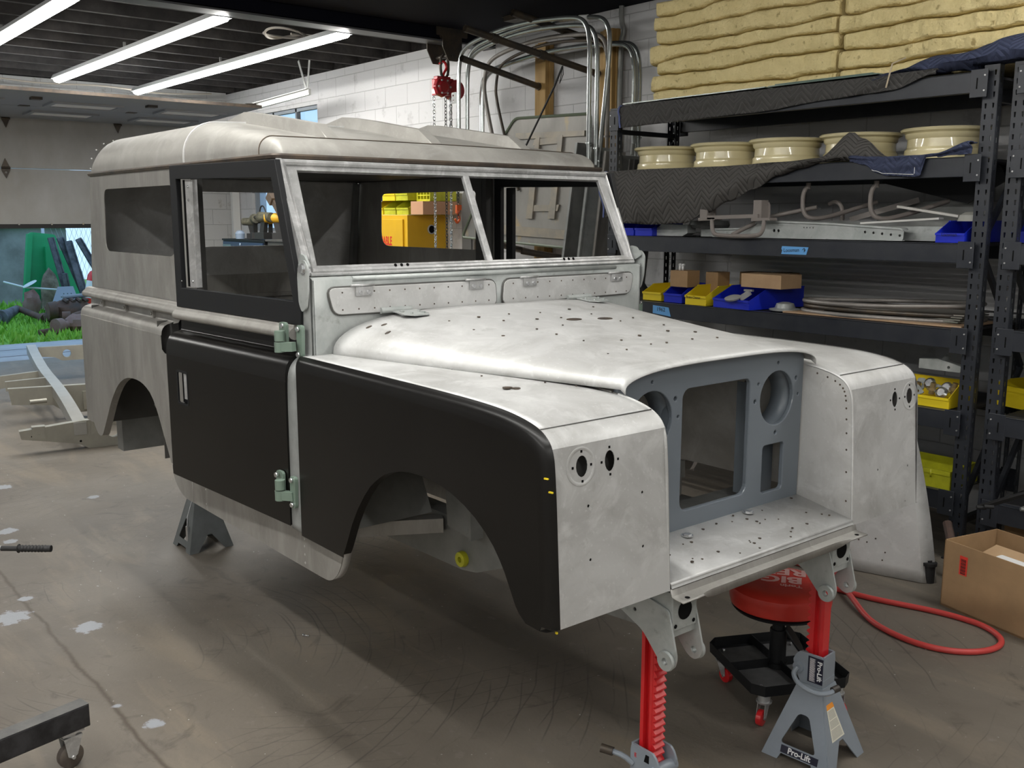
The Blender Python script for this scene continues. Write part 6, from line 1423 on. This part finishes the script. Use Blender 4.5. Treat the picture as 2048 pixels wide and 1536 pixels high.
for (x, y, z, a, s, m, lab) in ((-6.90,2.62,1.478,.5,1.15,TOOLG,'mottled dark cordless drill next to the squat bottle on the chest'),(-6.74,2.60,1.478,2.8,1.35,TOOLG,'mottled cordless drill facing back towards the bottle'),(-6.60,2.72,1.478,-.5,1.3,TOOLY,'yellow cordless drill standing under the arching cord'),(-6.45,2.58,1.478,3.3,1.45,TOOLG,'mottled cordless drill with a yellow one on either side'),(-6.33,2.66,1.478,.9,1.4,TOOLY,'yellow and black cordless drill at the end of the navy chest'),(-6.08,2.66,1.488,2.6,1.7,TOOLY,'large yellow cordless tool on the dark brown cabinet'),(-5.85,2.60,1.488,.2,1.5,TOOLY,'yellow cordless tool farthest from the garage door')): drill(x, y, z, a, s, m, lab)
b = MB(); b.lathe([(0,0),(.05,0),(.055,.06),(.035,.09),(0,.1)], 16, T(-7.05,2.55,1.478)); tag(b.obj('glue_bottle', mat('blue_grey_plastic', (.3,.38,.5), .5)), 'squat blue-grey bottle left of the cordless tools', 'bottle')
b = MB(); b.tube([(-6.62,2.6,1.70),(-6.60,2.6,1.83),(-6.52,2.6,1.86),(-6.45,2.6,1.78),(-6.42,2.6,1.68)], .008, 8, sm=2); tag(b.obj('tool_cord', RUBBER), 'black cord arching above the cordless tools', 'cable')
b = MB(); b.bar((-6.15,2.65,1.72),(-6.32,2.62,1.93),.06,.05,up=(0,1,0)); b.box((-6.33,2.62,1.93),(.12,.08,.10),R=Ry(.7)); tag(b.obj('angle_tool', mat('brown_tool', (.12,.09,.07), .5)), 'brown-grey tool head raised above the cordless tools', 'power tool')
b = MB(); b.box((-8.75,3.26,1.3),(.06,.10,2.6)); tag(b.obj('white_board', mat('white_board_paint', (.66,.66,.64), .5)), 'white upright board beside the window, seen through the door', 'board')
# ------------------------------------------------------------------ outdoors
o = MB().box((-9.95,1,-.06),(1.9,16,.1)).obj('floor', CONCO); o['kind'] = 'structure'
b = MB()
for x in (-9.6,-10.25): b.box((x,1,-.008),(.012,16,.004))
b.obj('trim_%d' % (k+1), mat('apron_joint', (.14,.15,.17), .9))['kind'] = 'structure'
o = MB().box((-17.9,1,-.07),(14.2,30,.1)).obj('floor', GRASS); o['kind'] = 'structure'
rnd = random.Random(5); b = MB()
for i in range(9000):
    x = -10.9-8*rnd.random()**1.3; y = -1.5+6.2*rnd.random(); h_ = .05+.09*rnd.random(); a = rnd.random()*PI; w_ = .012+.012*rnd.random(); lx = rnd.uniform(-.05,.05)
    c_, s_ = math.cos(a)*w_, math.sin(a)*w_
    b.add([(x-c_,y-s_,-.02),(x+c_,y+s_,-.02),(x+lx+c_*.7,y+lx+s_*.7,h_*.6),(x+lx*1.6,y+lx,h_)], [(0,1,2,3)], None, True)
tag(b.obj('grass', BLADE), 'patch of green weeds and grass beyond the garage door', 'grass', None, 'stuff')
SIDING = mat('pale_blue_siding', (.42,.52,.60), .6, 0, var=(.50,.58,.64), scale=3)
STONE = mat('whitewashed_stone', (.32,.34,.36), .9, 0, var=(.14,.145,.15), scale=1.5, vamt=.7, bump=.6, bscale=6)
bl = empty('neighbour_building', (-17,0,0), label='pale whitewashed building with a dark recess beyond the grass', cat='building')
MB().box((-.6,1.0,.63),(.3,4.9,1.9)).obj('stone_wall', STONE, bl)
b = MB()
for i in range(9): b.box((-.58,1.0,1.62+.16*i),(.30,5.2,.150),R=Rx(0))
b.obj('siding', SIDING, bl)
MB().box((-.40,1.0,1.55),(.12,5.0,.10)).obj('fascia', mat('fascia_white', (.62,.72,.78), .5), bl)
b = MB(); b.tube([(-15.6,1.35,-.02),(-15.6,1.45,1.9)], .035, 8); b.tube([(-15.5,1.55,.05),(-15.6,1.45,.5),(-15.6,1.40,1.0)], .02, 6); tag(b.obj('fence_post', mat('grey_pole', (.28,.31,.36), .5)), 'grey pole standing in the grass at the far left edge', 'post')
b = MB(); b.tube([(-15.0,1.7,.60),(-14.8,2.0,.5),(-14.6,2.5,.45)], .018, 6); b.lathe([(0,0),(.13,0),(.12,.015),(0,.02)], 16, T(-14.7,2.05,.56) @ Rx(.5)); tag(b.obj('steering_arm', mat('pale_disc', (.6,.68,.75), .4)), 'pale disc on a long rod lying before the green sheet', 'car part')
GREEN = mat('green_plastic', (.015,.30,.12), .45, 0, var=(.02,.36,.15), scale=2)

b = MB(); P = rpoly([(-.30,.0),(.62,.0),(.35,1.40),(-.05,1.45),(-.12,1.40)], .04); rows = []
b.plate(P, [], .05, YZ(0)); b.plate(rpoly([(.12,.0),(.70,.0),(.62,1.05),(.14,1.20)], .03), [], .12, YZ(.08)); b.plate([(-.30,0),(-.22,0),(-.04,1.42),(-.12,1.42)], [], .14, YZ(.03)); gp = b.obj('green_body_panel', GREEN); gp.location = (-15.2,2.3,0); tag(gp, 'large green moulded panel standing in the grass', 'panel')
b = MB(); b.lathe([(0,0),(.17,.0),(.16,.35),(.14,.5),(.10,.62),(.0,.75)], 14, T(.25,.14,.08) @ Matrix.Scale(.6,4,(1,0,0))); 
tag(b.obj('engine_block', mat('dirty_engine', (.10,.08,.06), .6, .2, var=(.30,.27,.22), scale=6, vamt=.5, bump=.6, bscale=10)), 'dirty upright engine unit before the green panel', 'engine').location = (-15.2,2.3,0)
for i, (p0, p1, w_, lab) in enumerate((((-14.6,2.42,1.36),(-14.4,2.62,.10),.10,'leftmost of the black channel posts leaning outdoors'),((-14.55,2.56,1.36),(-14.3,2.90,.15),.11,'second of the black channel posts leaning outdoors'),((-14.45,2.66,1.30),(-14.2,2.86,.10),.12,'third of the black channel posts leaning outdoors'),((-14.4,2.82,1.34),(-14.1,3.25,.30),.10,'rightmost of the black channel posts leaning outdoors'),((-14.35,2.62,.05),(-14.3,2.52,.75),.08,'short black post crossing behind the leaning channel posts'))):
    b = MB(); b.bar(p0, p1, .05, w_, up=(0,1,0)); b.bar(Vector(p0)+Vector((.03,w_*.45,0)), Vector(p1)+Vector((.03,w_*.45,0)), .03, .02, up=(0,1,0)); tag(b.obj('channel_post', mat('weathered_black%d' % i, (.035,.04,.055), .5, .2, var=(.12,.13,.16), scale=6, vamt=.4)), lab, 'post')
ex = empty('fire_extinguisher', (-14.0,2.78,.17), label='red fire extinguisher with a pale label leaning by the black posts', cat='fire extinguisher', rot=(-.22,0,0))
b = MB(); b.lathe([(0,0),(.075,.0),(.08,.02),(.08,.55),(.05,.62),(.02,.64),(.02,.70),(0,.70)], 20); bo = b.obj('cylinder', REDP, ex)
b = MB(); b.lathe([(.0805,.16),(.0815,.17),(.0815,.45),(.0805,.46)], 20); b.obj('label', mat('ext_label', (.7,.75,.8), .5), bo); b = MB(); b.bar((0,0,.70),(.0,.10,.76),.03,.02); b.tube([(0,0,.68),(.06,.08,.6),(.08,.06,.3)], .01, 6, sm=1); b.obj('valve', BLACKM, ex)
# chequer plate ramp and cast parts
b = MB(); b.plate([(0,0),(.62,.0),(.55,.62),(.30,.62)], [circ(.08+.06*i+.03*(j % 2)+.02*j,.06+.06*j,.012,4) for i in range(7) for j in range(8) if .08+.06*i+.03*(j%2)+.02*j < .5 and .05+.06*j < .55 and .08+.06*i+.03*(j%2)+.02*j > .12+.5*(.06*j)], .02, T(-13.6,2.0,.02) @ Rz(PI/2) @ Rx(1.0)); tag(b.obj('mesh_ramp', mat('blue_grey_grate', (.20,.24,.30), .5, .3)), 'grey perforated steel plate leaning on the junk heap', 'ramp')
def lump(name, loc, sc, m, lab, cat, seed, extra=None, rot=0):
    from mathutils import noise as NZ
    b = MB(); n = 18; rows = []
    for i in range(n//2+1):
        t = PI*i/(n//2); rows.append([])
        for j in range(n):
            a = 2*PI*j/n; v = Vector((math.sin(t)*math.cos(a), math.sin(t)*math.sin(a), math.cos(t)))
            f = 1+.28*NZ.noise(v*1.8+Vector((seed,0,0)))+.14*NZ.noise(v*5+Vector((0,seed,0)))
            rows[-1].append((v.x*sc[0]*f, v.y*sc[1]*f, max(v.z*sc[2]*f, -sc[2]*.8)))
    b.grid(rows, closed=True)
    if extra: extra(b)
    o = b.obj(name, m); o.location = loc; o.rotation_euler = (0,0,rot); return tag(o, lab, cat)
def ax(b): b.cyl((0,-.35,.0),(0,.35,.0),.06,n=14); b.cyl((0,-.42,0),(0,-.30,0),.11,n=18); b.cyl((0,.30,0),(0,.44,0),.09,n=18)
def gb(b):
    b.cyl((.1,-.22,.05),(.1,-.34,.05),.15,.13,n=18); b.cyl((.12,-.30,.05),(.12,-.345,.05),.10,n=18)
    for q in range(4): b.tube([(0,-.1+.1*q,.12),(.05,-.08+.1*q,.22),(.15,-.05+.1*q,.18)], .03, 6, sm=1)
lump('engine_casting', (-12.9,2.18,.20), (.22,.36,.19), IRON, 'dark rusty gearbox casting in the heap outside beside the vehicle', 'engine', 3, gb)
lump('axle_casting', (-11.75,1.98,.13), (.17,.20,.14), IRONR, 'reddish rusty axle casing at the front of the junk heap', 'axle', 8, ax, .5)
lump('axle_casting', (-12.3,2.35,.15), (.16,.3,.14), IRON, 'dark axle casing behind the reddish one, partly behind the vehicle', 'axle', 11, ax, -.3)
lump('hub_casting', (-14.6,2.02,.20), (.12,.14,.26), IRONR, 'red-brown upright hub casting on the grass under the pale disc', 'car part', 15)
b = MB(); b.cyl((-13.5,1.32,.12),(-13.9,1.62,.20),.10,.07,n=16); b.cyl((-13.5,1.32,.12),(-13.42,1.26,.12),.13,n=18); b.cyl((-13.40,1.25,.12),(-13.38,1.235,.12),.06,n=14); tag(b.obj('axle_tube', mat('blue_grey_iron', (.13,.15,.19), .6, .3, var=(.06,.065,.08), scale=8)), 'blue-grey axle tube end lying on the grass at the left', 'axle')
b = MB(); b.cyl((-14.0,1.65,.22),(-13.2,1.85,.10),.05,.05,n=12); b.cyl((-13.2,1.85,.10),(-13.1,1.87,.09),.09,n=14); tag(b.obj('prop_shaft', IRON), 'rusty shaft lying on the grass right of the axle tube', 'shaft')
b = MB(); b.cyl((-11.6,1.40,.05),(-11.7,1.75,.06),.04,n=12); b.cyl((-11.65,1.5,.0),(-11.65,1.5,.07),.07,n=12); tag(b.obj('steering_joint', IRON), 'small black joint lying at the edge of the grass', 'car part')
b = MB(); b.cyl((-12.9,2.1,.44),(-12.85,2.9,.50),.035,n=10); tag(b.obj('loose_tube', mat('grey_blue_tube', (.22,.25,.30), .5)), 'grey tube lying level across the heap beside the vehicle', 'tube')
# chain-link fence
fc = empty('chain_fence', (-15.8,2.6,0), label='chain-link fence behind the leaning posts', cat='fence')
b = MB()
for i in range(26):
    y = .0+.085*i; b.bar((0,y,.1),(.25,y+1.6*.35,1.75),.004,.004,up=(1,0,0)); b.bar((.0,y+.56,.1),(.25,y,1.75),.004,.004,up=(1,0,0))
b.obj('wire_mesh', mat('fence_wire', (.45,.50,.56), .4, .5), fc); b = MB(); b.cyl((0,0,0),(0,0,1.85),.03,n=10); b.cyl((0,2.2,0),(0,2.2,1.85),.03,n=10); b.cyl((0,0,1.8),(0,2.2,1.8),.022,n=8); b.obj('fence_rail', mat('fence_rail', (.4,.44,.5), .4, .5), fc)
# tree seen through the side window
te = empty('tree', (-12,9.5,0), label='bare-branched tree outside the side window', cat='tree')
rnd = random.Random(12)
b = MB(); b.tube([(0,0,0),(.1,.1,1.5),(0,.2,3.0),(.2,.1,5)], lambda t: .14-.09*t, 8, sm=1)
def br(p, d, L, r, n):
    q = p+d*L; b.tube([p, (p+q)/2+Vector((rnd.uniform(-.1,.1),rnd.uniform(-.1,.1),.05))*L, q], r, 5)
    if n:
        for _ in range(3): br(p.lerp(q, rnd.uniform(.4,1)), (d+Vector((rnd.uniform(-.8,.8),rnd.uniform(-.8,.8),rnd.uniform(-.2,.6)))).normalized(), L*.65, r*.6, n-1)
for z in (2.0,2.6,3.1,3.6,4.2): 
    for _ in range(3): br(Vector((0,.15,z)), Vector((rnd.uniform(-1,1),rnd.uniform(-1,.3),.35)).normalized(), 1.3, .04, 3)
b.obj('branches', mat('bark', (.09,.08,.07), .9), te)
b = MB()
for i in range(900):
    p = Vector((rnd.gauss(0,1.3), rnd.gauss(-.2,1.0), rnd.gauss(3.2,1.0))); s_ = .05; a = Vector((rnd.uniform(-1,1),rnd.uniform(-1,1),rnd.uniform(-1,1))).normalized()*s_; c_ = a.cross(Vector((.3,.5,.8))).normalized()*s_*.6
    b.add([p-a,p+c_,p+a,p-c_], [(0,1,2,3)], None, False)
o = b.obj('foliage', mat('leaf', (.10,.22,.08), .7), te); o['kind'] = 'stuff'
